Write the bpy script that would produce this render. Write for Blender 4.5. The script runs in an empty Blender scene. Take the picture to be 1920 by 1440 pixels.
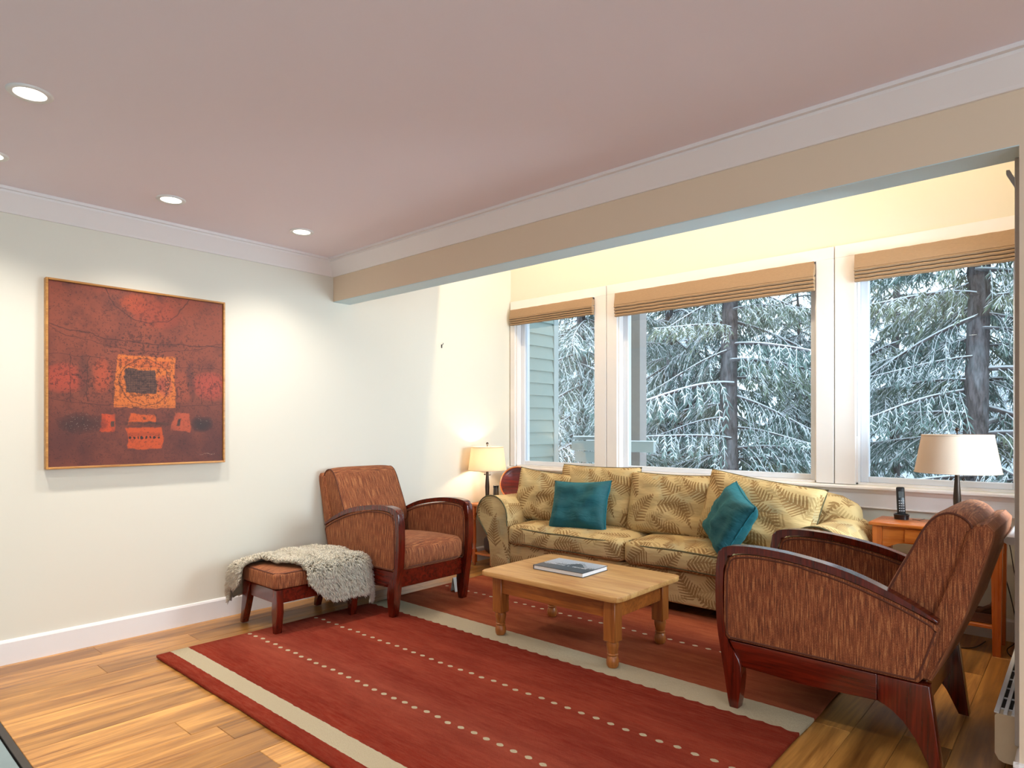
import bpy, bmesh, math, random
import numpy as np
from mathutils import Vector, Matrix, Euler, noise as mn
PI = math.pi
random.seed(7)
S = bpy.context.scene
COL = S.collection

# ------------------------------------------------------------------ camera, world, exposure, lights
CAMZ = 1.3
cd = bpy.data.cameras.new('camera'); cam = bpy.data.objects.new('camera', cd); COL.objects.link(cam)
cd.sensor_width = 36; cd.lens = 1210/1920*36; cd.shift_y = 80/1920; cd.clip_end = 300; cd.clip_start = .05
cam.location = (0, 0, CAMZ); cam.rotation_euler = (PI/2, 0, math.atan(1080/1210))
S.camera = cam
S.view_settings.view_transform = 'Standard'; S.view_settings.look = 'None'
S.view_settings.gamma = 1; S.view_settings.use_curve_mapping = False
S.view_settings.exposure = 0.33
W = bpy.data.worlds.new('overcast_sky'); S.world = W; W.use_nodes = True
bg = W.node_tree.nodes['Background']; bg.inputs[0].default_value = (.74, .87, 1.0, 1); bg.inputs[1].default_value = 2.6
CAN_POWER = 66; CAN_COL = (1.0, .94, .86)
BAY_POWER = 34; BAY_COL = (1.0, .80, .48)
LAMP_POWER = 5; LAMP_COL = (1.0, .78, .52)
DAY_POWER = 70; DAY_COL = (.72, .86, 1.0)

def lamp(name, kind, loc, power, col, size=.05, rot=(0, 0, 0), parent=None, **kw):
    l = bpy.data.lights.new(name, kind); l.energy = power; l.color = col
    if kind == 'AREA': l.size = size
    else: l.shadow_soft_size = size
    for k, v in kw.items(): setattr(l, k, v)
    o = bpy.data.objects.new(name, l); COL.objects.link(o); o.location = loc; o.rotation_euler = rot
    if parent: o.parent = parent
    return o
# area lamps added as daylight fill: invented right-wall window, side window of the bay
lamp('daylight_fill_right', 'AREA', (3.2, -.4, 1.6), DAY_POWER*2.0, DAY_COL, 3.4, (0, PI/2, 0), shape='RECTANGLE', size_y=1.5)
lamp('daylight_fill_bay', 'AREA', (1.1, 3.98, 1.65), DAY_POWER*3.0, DAY_COL, 2.0, (0, PI/2, 0), shape='RECTANGLE', size_y=1.7)

# ------------------------------------------------------------------ colours and node helper
def lin(r, g, b):
    f = lambda x: (x/255/12.92) if x/255 <= .04045 else ((x/255+.055)/1.055)**2.4
    return (f(r), f(g), f(b), 1)

class NT:
    def __init__(s, name):
        s.m = bpy.data.materials.new(name); s.m.use_nodes = True; s.t = s.m.node_tree
        s.b = s.t.nodes['Principled BSDF']; s.out = s.t.nodes['Material Output']
    def n(s, typ, ins=None, **kw):
        nd = s.t.nodes.new(typ)
        for k, v in kw.items(): setattr(nd, k, v)
        for k, v in (ins or {}).items(): s.put(nd.inputs[k], v)
        return nd
    def put(s, sock, v):
        if isinstance(v, bpy.types.NodeSocket): s.t.links.new(v, sock)
        elif isinstance(v, bpy.types.Node): s.t.links.new(v.outputs[0], sock)
        else: sock.default_value = v
    def math(s, op, a, b=0.0, clamp=False):
        nd = s.n('ShaderNodeMath', operation=op); nd.use_clamp = clamp
        s.put(nd.inputs[0], a); s.put(nd.inputs[1], b); return nd.outputs[0]
    def mix(s, f, a, b, typ='MIX'):
        nd = s.n('ShaderNodeMix', data_type='RGBA', blend_type=typ)
        s.put(nd.inputs[0], f); s.put(nd.inputs[6], a); s.put(nd.inputs[7], b); return nd.outputs[2]
    def ramp(s, f, stops, interp='LINEAR'):
        nd = s.n('ShaderNodeValToRGB'); s.put(nd.inputs[0], f); cr = nd.color_ramp; cr.interpolation = interp
        while len(cr.elements) > 1: cr.elements.remove(cr.elements[-1])
        cr.elements[0].position = stops[0][0]; cr.elements[0].color = stops[0][1]
        for p, c in stops[1:]:
            e = cr.elements.new(p); e.color = c
        return nd.outputs[0]
    def coord(s, which='Object'): return s.n('ShaderNodeTexCoord').outputs[which]
    def mapping(s, v, scale=(1, 1, 1), loc=(0, 0, 0), rot=(0, 0, 0)):
        return s.n('ShaderNodeMapping', {'Vector': v, 'Scale': scale, 'Location': loc, 'Rotation': rot}).outputs[0]
    def noise(s, v, scale=5, detail=3, rough=.5, dist=0, out='Fac'):
        return s.n('ShaderNodeTexNoise', {'Vector': v, 'Scale': scale, 'Detail': detail, 'Roughness': rough, 'Distortion': dist}).outputs[out]
    def sep(s, v):
        nd = s.n('ShaderNodeSeparateXYZ', {0: v}); return nd.outputs[0], nd.outputs[1], nd.outputs[2]
    def comb(s, x, y, z=0.0): return s.n('ShaderNodeCombineXYZ', {0: x, 1: y, 2: z}).outputs[0]
    def bump(s, h, strength=.3, dist=.01):
        nd = s.n('ShaderNodeBump', {'Height': h, 'Strength': strength, 'Distance': dist}); s.put(s.b.inputs['Normal'], nd.outputs[0]); return nd
    def set(s, **kw):
        for k, v in kw.items(): s.put(s.b.inputs[k.replace('_', ' ')], v)
        return s

def simple(name, col, rough=.5, var=.06, scale=30, bump=0, metal=0, spec=.5, sheen=0, coat=0):
    t = NT(name); v = t.coord()
    nz = t.noise(v, scale, 3)
    c2 = tuple(x*(1-var) for x in col[:3])+(1,); c1 = tuple(min(1, x*(1+var)) for x in col[:3])+(1,)
    t.set(Base_Color=t.mix(nz, c2, c1), Roughness=rough, Metallic=metal)
    t.b.inputs['Specular IOR Level'].default_value = spec
    if sheen: t.b.inputs['Sheen Weight'].default_value = sheen
    if coat: t.b.inputs['Coat Weight'].default_value = coat; t.b.inputs['Coat Roughness'].default_value = .15
    if bump: t.bump(nz, bump, .004)
    return t.m

def wood(name, dark, light, rough=.35, scale=1.0, axis=0, coat=0.0, rnd=.0, knots=False, bump=.1):
    t = NT(name); v = t.coord()
    info = t.n('ShaderNodeObjectInfo')
    sc = [9*scale]*3; sc[axis] = .9*scale
    off = t.n('ShaderNodeVectorMath', {0: t.comb(info.outputs['Random'], info.outputs['Random'], info.outputs['Random']), 1: (37., 53., 71.)}, operation='MULTIPLY').outputs[0]
    vv = t.n('ShaderNodeVectorMath', {0: v, 1: off}, operation='ADD').outputs[0]
    m = t.mapping(vv, sc)
    a = t.noise(m, 2.2, 6, .6, 1.2); sc2 = [120*scale]*3; sc2[axis] = 3*scale
    b = t.noise(t.mapping(vv, sc2), 1.0, 3, .6)
    f = t.math('ADD', t.math('MULTIPLY', a, .7), t.math('MULTIPLY', b, .3))
    col = t.ramp(f, [(.32, dark), (.62, light)])
    if knots:
        k = t.noise(t.mapping(vv, [6*x/9 for x in sc]), 1.3, 4, .6, .5)
        kk = t.ramp(k, [(.52, (0, 0, 0, 1)), (.72, (1, 1, 1, 1))])
        col = t.mix(t.math('MULTIPLY', kk, .75), col, tuple(x*.45 for x in dark[:3])+(1,))
    if rnd:
        g = t.ramp(info.outputs['Random'], [(0, (1-rnd, 1-rnd*1.15, 1-rnd*1.4, 1)), (1, (1+rnd*.4, 1+rnd*.35, 1+rnd*.25, 1))])
        col = t.mix(1.0, col, g, 'MULTIPLY')
    t.set(Base_Color=col, Roughness=t.math('ADD', t.math('MULTIPLY', b, .15), rough-.07))
    if coat: t.b.inputs['Coat Weight'].default_value = coat; t.b.inputs['Coat Roughness'].default_value = .12
    t.bump(f, bump, .002)
    return t.m

# ------------------------------------------------------------------ mesh helpers
def newbm(): return bmesh.new()
def finish(bm, name, mats, parent=None, smooth=35, bev=0, loc=None, rot=None, doubles=0, uvbox=False):
    if doubles: bmesh.ops.remove_doubles(bm, verts=bm.verts, dist=doubles)
    bmesh.ops.recalc_face_normals(bm, faces=bm.faces)
    if uvbox:
        uv = bm.loops.layers.uv.new('UVMap')
        for f in bm.faces:
            nx, ny, nz = abs(f.normal.x), abs(f.normal.y), abs(f.normal.z)
            for l in f.loops:
                c = l.vert.co
                if nz >= nx and nz >= ny: l[uv].uv = (c.x, c.y-.31)
                elif ny >= nx: l[uv].uv = (c.x, c.z)
                else: l[uv].uv = (c.y+.17, c.z)
    me = bpy.data.meshes.new(name); bm.to_mesh(me); bm.free()
    return link(me, name, mats, parent, smooth, loc, rot)
def link(me, name, mats, parent=None, smooth=35, loc=None, rot=None):
    if not isinstance(mats, (list, tuple)): mats = [mats]
    if not me.materials:
        for m in mats: me.materials.append(m)
    if smooth:
        me.shade_smooth()
        if smooth < 180: me.set_sharp_from_angle(angle=math.radians(smooth))
    o = bpy.data.objects.new(name, me); COL.objects.link(o)
    if parent: o.parent = parent
    if loc: o.location = loc
    if rot: o.rotation_euler = rot
    return o
def box(bm, x0, x1, y0, y1, z0, z1, bev=0, mi=0, mat=None, seg=1):
    vs = [bm.verts.new((x, y, z)) for z in (z0, z1) for y in (y0, y1) for x in (x0, x1)]
    fs = [bm.faces.new([vs[i] for i in q]) for q in ((0, 2, 3, 1), (4, 5, 7, 6), (0, 1, 5, 4), (2, 6, 7, 3), (0, 4, 6, 2), (1, 3, 7, 5))]
    for f in fs: f.material_index = mi
    if bev:
        es = list({e for f in fs for e in f.edges})
        r = bmesh.ops.bevel(bm, geom=es, offset=bev, segments=seg, affect='EDGES', profile=.5)
        vs = list({v for f in r['faces'] for v in f.verts} | {v for v in vs if v.is_valid})
        for f in r['faces']: f.material_index = mi
    if mat is not None:
        bmesh.ops.transform(bm, matrix=mat, verts=[v for v in vs if v.is_valid])
    return vs
def tube(bm, pts, r, n=8, mi=0, closed=False, caps=True):
    pts = [Vector(p) for p in pts]; m = len(pts); rings = []
    rr = r if isinstance(r, (list, tuple)) else [r]*m
    up = Vector((0, 0, 1))
    for i, p in enumerate(pts):
        a = pts[(i-1) % m] if (closed or i > 0) else p; b = pts[(i+1) % m] if (closed or i < m-1) else p
        t = (b-a)
        if t.length < 1e-9: t = Vector((0, 0, 1))
        t.normalize()
        u = t.cross(up)
        if u.length < .05: u = t.cross(Vector((0, 1, 0)))
        u.normalize(); w = u.cross(t)
        rings.append([bm.verts.new(p+(u*math.cos(2*PI*k/n)+w*math.sin(2*PI*k/n))*rr[i]) for k in range(n)])
    rng = range(m) if closed else range(m-1)
    for i in rng:
        A, B = rings[i], rings[(i+1) % m]
        for k in range(n):
            f = bm.faces.new((A[k], A[(k+1) % n], B[(k+1) % n], B[k])); f.material_index = mi
    if caps and not closed:
        for R_ in (rings[0], rings[-1]):
            f = bm.faces.new(R_); f.material_index = mi
def prism(bm, poly, a0, a1, axis='y', bev=0, mi=0, seg=2):
    def P(p, a): return {'y': (p[0], a, p[1]), 'x': (a, p[0], p[1]), 'z': (p[0], p[1], a)}[axis]
    A = [bm.verts.new(P(p, a0)) for p in poly]; B = [bm.verts.new(P(p, a1)) for p in poly]; n = len(poly)
    fs = [bm.faces.new(A), bm.faces.new(B)]
    for i in range(n): fs.append(bm.faces.new((A[i], A[(i+1) % n], B[(i+1) % n], B[i])))
    for f in fs: f.material_index = mi
    if bev:
        es = list({e for f in fs[:2] for e in f.edges})
        bmesh.ops.bevel(bm, geom=es, offset=bev, segments=seg, affect='EDGES', profile=.5)
def lathe(bm, prof, cx=0, cy=0, n=24, mi=0, cap=True):
    rings = []
    for r, z in prof:
        rings.append([bm.verts.new((cx+r*math.cos(2*PI*k/n), cy+r*math.sin(2*PI*k/n), z)) for k in range(n)])
    for A, B in zip(rings, rings[1:]):
        for k in range(n):
            f = bm.faces.new((A[k], A[(k+1) % n], B[(k+1) % n], B[k])); f.material_index = mi
    if cap:
        for R_ in (rings[0], rings[-1]): bm.faces.new(R_).material_index = mi
def rgrid(hx, hy, hz, r, n=10, fn=None):
    """rounded box made of grids: half sizes, corner radius; fn(p, unit) may move a point"""
    bm = newbm()
    for ax in range(3):
        for sg in (-1, 1):
            g = []
            for i in range(n+1):
                row = []
                for j in range(n+1):
                    a, b = -1+2*i/n, -1+2*j/n
                    a = math.copysign(abs(a)**.8, a); b = math.copysign(abs(b)**.8, b)
                    p = [0, 0, 0]; p[ax] = sg; p[(ax+1) % 3] = a; p[(ax+2) % 3] = b
                    H = (hx, hy, hz); w = Vector([p[k]*H[k] for k in range(3)])
                    q = Vector([max(-(H[k]-r), min(H[k]-r, w[k])) for k in range(3)])
                    d = w-q
                    if d.length > 1e-9: d.normalize()
                    w = q+d*r
                    if fn: w = fn(w, p)
                    row.append(bm.verts.new(w))
                g.append(row)
            for i in range(n):
                for j in range(n): bm.faces.new((g[i][j], g[i+1][j], g[i+1][j+1], g[i][j+1]))
    bmesh.ops.remove_doubles(bm, verts=bm.verts, dist=1e-4)
    return bm
def pillow_bm(w, h, t, seed=0, pinch=.07, n=22, wr=.012, power=.5, sag=0):
    bm = newbm(); G = []
    for side in (1, -1):
        g = []
        for i in range(n+1):
            row = []
            for j in range(n+1):
                u, v = -1+2*i/n, -1+2*j/n
                u = math.sin(u*PI/2)*.6+u*.4; v = math.sin(v*PI/2)*.6+v*.4
                pr = (max(0, (1-u**4)*(1-v**4)))**power
                x = w/2*u*(1-pinch*(1-v*v)); z = h/2*v*(1-pinch*(1-u*u))
                nz = mn.noise(Vector((u*2.2+seed*7, v*2.2, side*3)))*wr*2+mn.noise(Vector((u*6+seed*3, v*5, side*5)))*wr
                y = side*t/2*pr+nz*pr
                if sag: z -= sag*pr*(1-v)*.5*0; y += 0
                row.append(bm.verts.new((x, -y, z)))
            g.append(row)
        for i in range(n):
            for j in range(n): bm.faces.new((g[i][j], g[i+1][j], g[i+1][j+1], g[i][j+1]))
        G.append(g)
    bmesh.ops.remove_doubles(bm, verts=bm.verts, dist=1e-4)
    return bm
def pillow_edge(w, h, pinch, r=.005):
    pts = []
    for k in range(48):
        a = k/12; s = int(a); q = (a-s)*2-1
        u, v = [(q, -1), (1, q), (-q, 1), (-1, -q)][s % 4]
        pts.append((w/2*u*(1-pinch*(1-v*v)), 0, h/2*v*(1-pinch*(1-u*u))))
    bm = newbm(); tube(bm, pts, r, 6, closed=True); return bm

def tag(o, label=None, cat=None, group=None, kind=None):
    if label: o['label'] = label
    if cat: o['category'] = cat
    if group: o['group'] = group
    if kind: o['kind'] = kind
    return o
def empty(name, loc=(0, 0, 0), rz=0, **kw):
    o = bpy.data.objects.new(name, None); COL.objects.link(o); o.location = loc; o.rotation_euler = (0, 0, rz); o.empty_display_size = .1
    return tag(o, **kw)
def copy_tree(o, parent=None):
    c = o.copy(); COL.objects.link(c)
    if parent: c.parent = parent
    for ch in list(o.children): copy_tree(ch, c)
    return c
def struct(bm, name, m, **kw):
    o = finish(bm, name, m, **kw); o['kind'] = 'structure'; return o

# ------------------------------------------------------------------ materials
M = {}
def paint(name, col, b=.05):
    t = NT(name); v = t.coord(); nz = t.noise(v, 60, 4)
    t.set(Base_Color=t.mix(t.noise(v, 1.5, 2), tuple(x*.985 for x in col[:3])+(1,), col), Roughness=.75); t.b.inputs['Specular IOR Level'].default_value = .3
    t.bump(nz, b, .001); return t.m
M['wall'] = paint('wall_paint', lin(226, 221, 206))
M['ceil'] = paint('ceiling_paint', lin(240, 230, 236), .12)
M['header'] = paint('header_paint', lin(228, 208, 182))
M['soffit'] = paint('soffit_daylight_tint', lin(206, 226, 230))  # cool daylight on the soffit, put into its colour
M['trim'] = simple('white_trim_paint', lin(236, 231, 229), .35, .01, 20)
M['sash'] = simple('white_vinyl', lin(226, 230, 238), .3, .01, 20)
M['subfloor'] = simple('dark_joint', lin(52, 34, 20), .8)
M['plank'] = wood('oak_planks', lin(122, 72, 28), lin(212, 156, 84), .34, .62, 1, rnd=.42, knots=True, coat=.12)
M['tile'] = simple('slate_tile', lin(120, 136, 138), .45, .1, 8, .1)
M['edge_metal'] = simple('dark_edge_strip', lin(45, 38, 34), .4)
M['cherry'] = wood('cherry_wood', lin(46, 8, 3), lin(108, 26, 8), .22, 1.3, 0, coat=.5, bump=.03)
M['cherry_v'] = wood('cherry_wood_upright', lin(46, 8, 3), lin(104, 25, 8), .22, 1.3, 2, coat=.5, bump=.03)
M['pine_top'] = wood('worn_pine_top', lin(170, 112, 52), lin(212, 166, 102), .45, .7, 0, bump=.12)
M['pine'] = wood('honey_pine', lin(108, 52, 14), lin(172, 98, 38), .38, 1.0, 0)
M['pine_v'] = wood('honey_pine_leg', lin(112, 56, 18), lin(174, 104, 44), .38, 1.0, 2)
M['maple'] = wood('orange_cherry_table', lin(176, 84, 24), lin(216, 124, 50), .28, .8, 0, coat=.3, bump=.02)
M['maple_v'] = wood('orange_cherry_table_leg', lin(166, 72, 18), lin(206, 108, 40), .28, .8, 2, coat=.3, bump=.02)
M['bronze'] = simple('dark_bronze', lin(70, 58, 50), .35, .1, 40, metal=.7)
M['black'] = simple('black_plastic', lin(24, 22, 24), .3)
M['grey_btn'] = simple('grey_buttons', lin(170, 170, 175), .5)
M['screen'] = simple('dull_screen', lin(62, 66, 66), .2)
M['white_pl'] = simple('white_plastic', lin(235, 235, 232), .4)
M['frame_wood'] = wood('picture_frame_wood', lin(150, 92, 36), lin(206, 148, 76), .4, 1.5, 1)
M['leather'] = simple('dark_brown_leather', lin(62, 36, 26), .45, .2, 12, .3)
M['paper'] = simple('page_paper', lin(226, 222, 220), .7)
M['snow'] = simple('snow', lin(236, 241, 246), .8, .02, 5)
M['cord'] = simple('black_cable', lin(20, 18, 18), .5)
M['heater'] = simple('heater_enamel', lin(216, 220, 226), .35)
M['heater_side'] = simple('heater_beige_enamel', lin(196, 178, 150), .45)
M['dark'] = simple('dark_void', lin(28, 24, 22), .9)
M['siding'] = simple('grey_green_siding', lin(150, 164, 158), .7, .04, 10, .05)
M['ext_trim'] = simple('grey_exterior_trim', lin(168, 178, 178), .7, .05, 10)
M['ext_post'] = simple('weathered_post', lin(150, 142, 138), .8, .12, 20, .1)

def glass_mat():
    t = NT('window_glass'); t.t.nodes.remove(t.b)
    g = t.n('ShaderNodeBsdfGlossy', {'Roughness': .0, 'Color': (1, 1, 1, 1)}); tr = t.n('ShaderNodeBsdfTransparent', {'Color': (.95, .98, .98, 1)})
    fr = t.n('ShaderNodeFresnel', {'IOR': 1.45})
    mx = t.n('ShaderNodeMixShader', {0: t.math('MULTIPLY', fr.outputs[0], 1.0), 1: tr.outputs[0], 2: g.outputs[0]})
    t.t.links.new(mx.outputs[0], t.out.inputs[0]); return t.m
M['glass'] = glass_mat()
def emit(name, col, st):
    t = NT(name); t.set(Base_Color=col, Emission_Color=col, Emission_Strength=st); return t.m
M['led'] = emit('lit_lens', (1, .94, .84, 1), 6)
def shade_mat(name, col, trans):
    t = NT(name); v = t.coord(); w = t.noise(t.mapping(v, (300, 300, 300)), 1, 2)
    c = t.mix(w, tuple(x*.93 for x in col[:3])+(1,), col)
    t.t.nodes.remove(t.b)
    d = t.n('ShaderNodeBsdfDiffuse', {'Color': c}); tl = t.n('ShaderNodeBsdfTranslucent', {'Color': c})
    mx = t.n('ShaderNodeMixShader', {0: trans, 1: d.outputs[0], 2: tl.outputs[0]})
    t.t.links.new(mx.outputs[0], t.out.inputs[0]); return t.m
M['shade'] = shade_mat('linen_lampshade', lin(236, 222, 200), .45)
def blind_mat():
    t = NT('tan_blind_fabric'); v = t.coord()
    w = t.noise(t.mapping(v, (60, 60, 900)), 1, 3)
    t.set(Base_Color=t.mix(w, lin(136, 110, 84), lin(182, 150, 116)), Roughness=.9); t.bump(w, .3, .002); return t.m
M['blind'] = blind_mat()
def chenille():
    t = NT('ribbed_brown_chenille'); v = t.coord('UV')
    a = t.noise(t.mapping(v, (190, 11, 1)), 1, 2, .6, .15); b = t.noise(t.mapping(v, (520, 170, 1)), 1, 2, .6)
    f = t.math('ADD', t.math('MULTIPLY', a, .65), t.math('MULTIPLY', b, .35))
    big = t.noise(v, 4, 2)
    c = t.ramp(f, [(.36, lin(62, 26, 12)), (.50, lin(126, 60, 27)), (.64, lin(188, 124, 76))])
    c = t.mix(t.math('MULTIPLY', big, .25), c, lin(164, 100, 56))
    t.set(Base_Color=c, Roughness=.85); t.b.inputs['Sheen Weight'].default_value = .22; t.b.inputs['Sheen Tint'].default_value = lin(230, 170, 120); t.b.inputs['Sheen Roughness'].default_value = .4
    t.bump(f, .7, .004); return t.m
M['chenille'] = chenille()
M['piping'] = simple('brown_welt_cord', lin(92, 46, 26), .8, .2, 200, .3)
def fern():
    t = NT('fern_print_fabric'); uv = t.coord('UV')
    wob = t.noise(uv, 5, 1, out='Color'); uvw = t.n('ShaderNodeVectorMath', {0: uv, 1: t.n('ShaderNodeVectorMath', {0: wob, 3: .035}, operation='SCALE').outputs[0]}, operation='ADD').outputs[0]
    def layer(scale, off, L, Wd, sp):
        p = t.mapping(uvw, (1, 1, 0), off)
        vo = t.n('ShaderNodeTexVoronoi', {'Vector': p, 'Scale': scale, 'Randomness': .75}, voronoi_dimensions='2D', feature='F1')
        loc = t.n('ShaderNodeVectorMath', {0: p, 1: vo.outputs['Position']}, operation='SUBTRACT').outputs[0]
        r = t.sep(vo.outputs['Color'])[0]
        rot = t.n('ShaderNodeVectorRotate', {'Vector': loc, 'Angle': t.math('MULTIPLY', r, 6.283)}, rotation_type='Z_AXIS').outputs[0]
        x, y, _ = t.sep(rot)
        y = t.math('ADD', y, t.math('MULTIPLY', t.math('MULTIPLY', x, x), 1.6))
        ay = t.math('ABSOLUTE', y); tx = t.math('DIVIDE', x, L)
        wdt = t.math('MULTIPLY', t.math('SUBTRACT', 1.0, tx), t.math('MINIMUM', 1.0, t.math('MULTIPLY', t.math('ADD', tx, 1.0), 2.4)))
        wdt = t.math('MULTIPLY', wdt, Wd)
        inside = t.math('LESS_THAN', ay, wdt)
        fr = t.math('FRACT', t.math('DIVIDE', t.math('SUBTRACT', x, t.math('MULTIPLY', ay, .75)), sp))
        thr = t.math('SUBTRACT', .78, t.math('MULTIPLY', t.math('DIVIDE', ay, t.math('MAXIMUM', wdt, .001)), .45))
        leaf = t.math('LESS_THAN', fr, thr)
        stem = t.math('LESS_THAN', ay, .0028)
        m = t.math('MULTIPLY', inside, t.math('MAXIMUM', leaf, stem))
        return m
    big = t.noise(uv, 3.3, 2)
    base = t.ramp(big, [(.32, lin(172, 158, 120)), (.46, lin(204, 176, 122)), (.7, lin(212, 184, 132))])
    m1 = layer(4.5, (.3, .1, 0), .15, .055, .025)
    m2 = layer(4.3, (1.37, 2.2, 0), .14, .052, .023)
    c = t.mix(t.math('MULTIPLY', m2, .6), base, lin(158, 126, 76))
    c = t.mix(t.math('MULTIPLY', m1, .85), c, lin(136, 98, 50))
    weave = t.noise(uv, 420, 2)
    c = t.mix(t.math('MULTIPLY', weave, .18), c, lin(130, 106, 66))
    t.set(Base_Color=c, Roughness=.88)
    wr = t.math('ADD', t.math('MULTIPLY', t.noise(t.mapping(uv, (5, 16, 1)), 1, 3), 1.0), t.math('MULTIPLY', weave, .1))
    t.bump(wr, .6, .025); return t.m
M['fern'] = fern()
M['welt'] = simple('dark_sage_welt', lin(92, 86, 58), .9)
def velvet():
    t = NT('teal_velvet'); v = t.coord(); a = t.noise(v, 9, 4, .6, .6)
    t.set(Base_Color=t.mix(a, lin(0, 58, 66), lin(2, 94, 102)), Roughness=.7)
    t.b.inputs['Sheen Weight'].default_value = .25; t.b.inputs['Sheen Tint'].default_value = lin(60, 190, 200)
    t.bump(t.noise(t.mapping(v, (5, 5, 14)), 1, 4, .6, .8), .5, .02); return t.m
M['teal'] = velvet()
M['teal_welt'] = simple('teal_welt', lin(10, 100, 112), .8)
def rug():
    t = NT('striped_wool_rug'); v = t.coord(); x, y, z = t.sep(v)
    wob = t.math('MULTIPLY', t.math('SUBTRACT', t.noise(t.mapping(v, (9, 9, 0)), 3, 3), .5), .012)
    scal = t.math('MULTIPLY', t.math('ABSOLUTE', t.math('SINE', t.math('MULTIPLY', x, 42.))), .012)
    yy = t.math('ADD', y, wob)
    str_ = t.noise(t.mapping(v, (9, 75, 1)), 1, 6, .75); fine = t.noise(v, 190, 4, .75)
    f = t.math('DIVIDE', yy, 2.75)
    g = lambda *c: lin(*c)
    P = lambda Y: (Y-1.37)/2.75
    col = t.ramp(f, [(0, g(164, 46, 24)), (P(1.62), g(162, 46, 26)), (P(1.90), g(190, 88, 66)), (P(2.1), g(160, 52, 36)), (P(2.38), g(182, 70, 46)), (P(2.8), g(152, 38, 18)),
                     (P(3.05), g(204, 112, 70)), (P(3.3), g(206, 114, 72)), (P(3.55), g(172, 76, 50)), (P(3.75), g(202, 108, 66)), (1, g(204, 106, 62))])
    col = t.mix(t.ramp(str_, [(.33, (0, 0, 0, 1)), (.66, (1, 1, 1, 1))]), col, t.mix(.6, col, g(192, 98, 70)))
    bigv = t.noise(t.mapping(v, (1.6, 8, 1)), 1, 6, .72)
    col = t.mix(t.ramp(bigv, [(.4, (.45, .45, .45, 1)), (.62, (0, 0, 0, 1))]), col, g(124, 30, 18))
    cream = t.mix(fine, g(212, 190, 150), g(240, 226, 194))
    def band(a, b, edge=None):
        lo = t.math('GREATER_THAN', t.math('ADD', yy, edge) if edge else yy, a); hi = t.math('LESS_THAN', yy, b)
        return t.math('MULTIPLY', lo, hi)
    s1 = band(.075, .172); s2 = band(1.445, 1.628, scal)
    m = t.math('MAXIMUM', s1, s2)
    col = t.mix(m, col, cream)
    def dots(Y, sp, ph):
        xx = t.math('ADD', t.math('DIVIDE', x, sp), ph)
        cell = t.math('FLOOR', xx); fx = t.math('MULTIPLY', t.math('SUBTRACT', t.math('FRACT', xx), .5), sp)
        j = t.n('ShaderNodeTexWhiteNoise', {'W': cell}, noise_dimensions='1D').outputs[0]
        fy = t.math('SUBTRACT', t.math('SUBTRACT', y, Y), t.math('MULTIPLY', t.math('SUBTRACT', j, .5), .012))
        d = t.math('ADD', t.math('POWER', t.math('ABSOLUTE', t.math('DIVIDE', fx, .0175)), 1.6), t.math('POWER', t.math('ABSOLUTE', t.math('DIVIDE', fy, .0125)), 1.6))
        d = t.math('ADD', d, t.math('MULTIPLY', t.math('SUBTRACT', fine, .5), .8))
        return t.math('LESS_THAN', d, 1.0)
    dd = t.math('MAXIMUM', t.math('MAXIMUM', dots(.53, .075, 0.), dots(.985, .0775, .3)), dots(2.15, .082, .1))
    col = t.mix(dd, col, cream)
    col = t.mix(t.math('MULTIPLY', fine, .26), col, t.mix(.6, col, (0.02, 0.005, 0.003, 1)))
    t.set(Base_Color=col, Roughness=.95); t.b.inputs['Specular IOR Level'].default_value = .1
    t.b.inputs['Sheen Weight'].default_value = .0
    t.bump(t.math('ADD', fine, t.math('MULTIPLY', t.noise(v, 60, 3), .8)), 1.0, .014); return t.m
M['rug'] = rug()
def attr_mat(name, rough=.6, fine=500, amt=.2, bump=.3):
    t = NT(name); a = t.n('ShaderNodeAttribute', attribute_name='Col'); v = t.coord(); nz = t.noise(v, fine, 3, .7)
    c = t.mix(t.math('MULTIPLY', nz, amt), a.outputs['Color'], (.01, .005, .004, 1))
    t.set(Base_Color=c, Roughness=rough); t.bump(nz, bump, .001); return t.m
M['painting'] = attr_mat('oil_painting', .55)
M['cover'] = attr_mat('glossy_book_cover', .3, 80, .05, .02)
def woolm():
    t = NT('grey_brown_wool'); a = t.n('ShaderNodeAttribute', attribute_name='Col')
    t.set(Base_Color=a.outputs['Color'], Roughness=.9); t.b.inputs['Sheen Weight'].default_value = .3; return t.m
M['wool'] = woolm()
def bark():
    t = NT('spruce_bark'); v = t.coord(); a = t.noise(t.mapping(v, (14, 14, 4)), 1, 5, .7, .6)
    snow = t.noise(t.mapping(v, (2, 2, .6)), 1, 4, .7)
    c = t.ramp(a, [(.35, lin(52, 46, 46)), (.65, lin(118, 108, 110))])
    c = t.mix(t.ramp(snow, [(.5, (0, 0, 0, 1)), (.75, (.5, .5, .5, 1))]), c, lin(190, 196, 204))
    t.set(Base_Color=c, Roughness=.9); t.bump(a, .8, .03); return t.m
M['bark'] = bark()
def needles(frost_haze=.18):
    t = NT('spruce_needles'); info = t.n('ShaderNodeObjectInfo'); v = t.coord(); a = t.noise(v, 2.5, 2)
    c = t.ramp(info.outputs['Random'], [(0, lin(76, 108, 102)), (.5, lin(92, 122, 110)), (.8, lin(108, 128, 100)), (1, lin(128, 136, 98))])
    c = t.mix(t.math('MULTIPLY', a, .4), c, lin(60, 88, 90))
    t.set(Base_Color=t.mix(frost_haze, c, lin(204, 216, 222)), Roughness=.8); return t.m
M['needle'] = needles(.10); M['needle_far'] = needles(.7)  # pale frost mix also stands in for haze, strongest on the far trees

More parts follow.
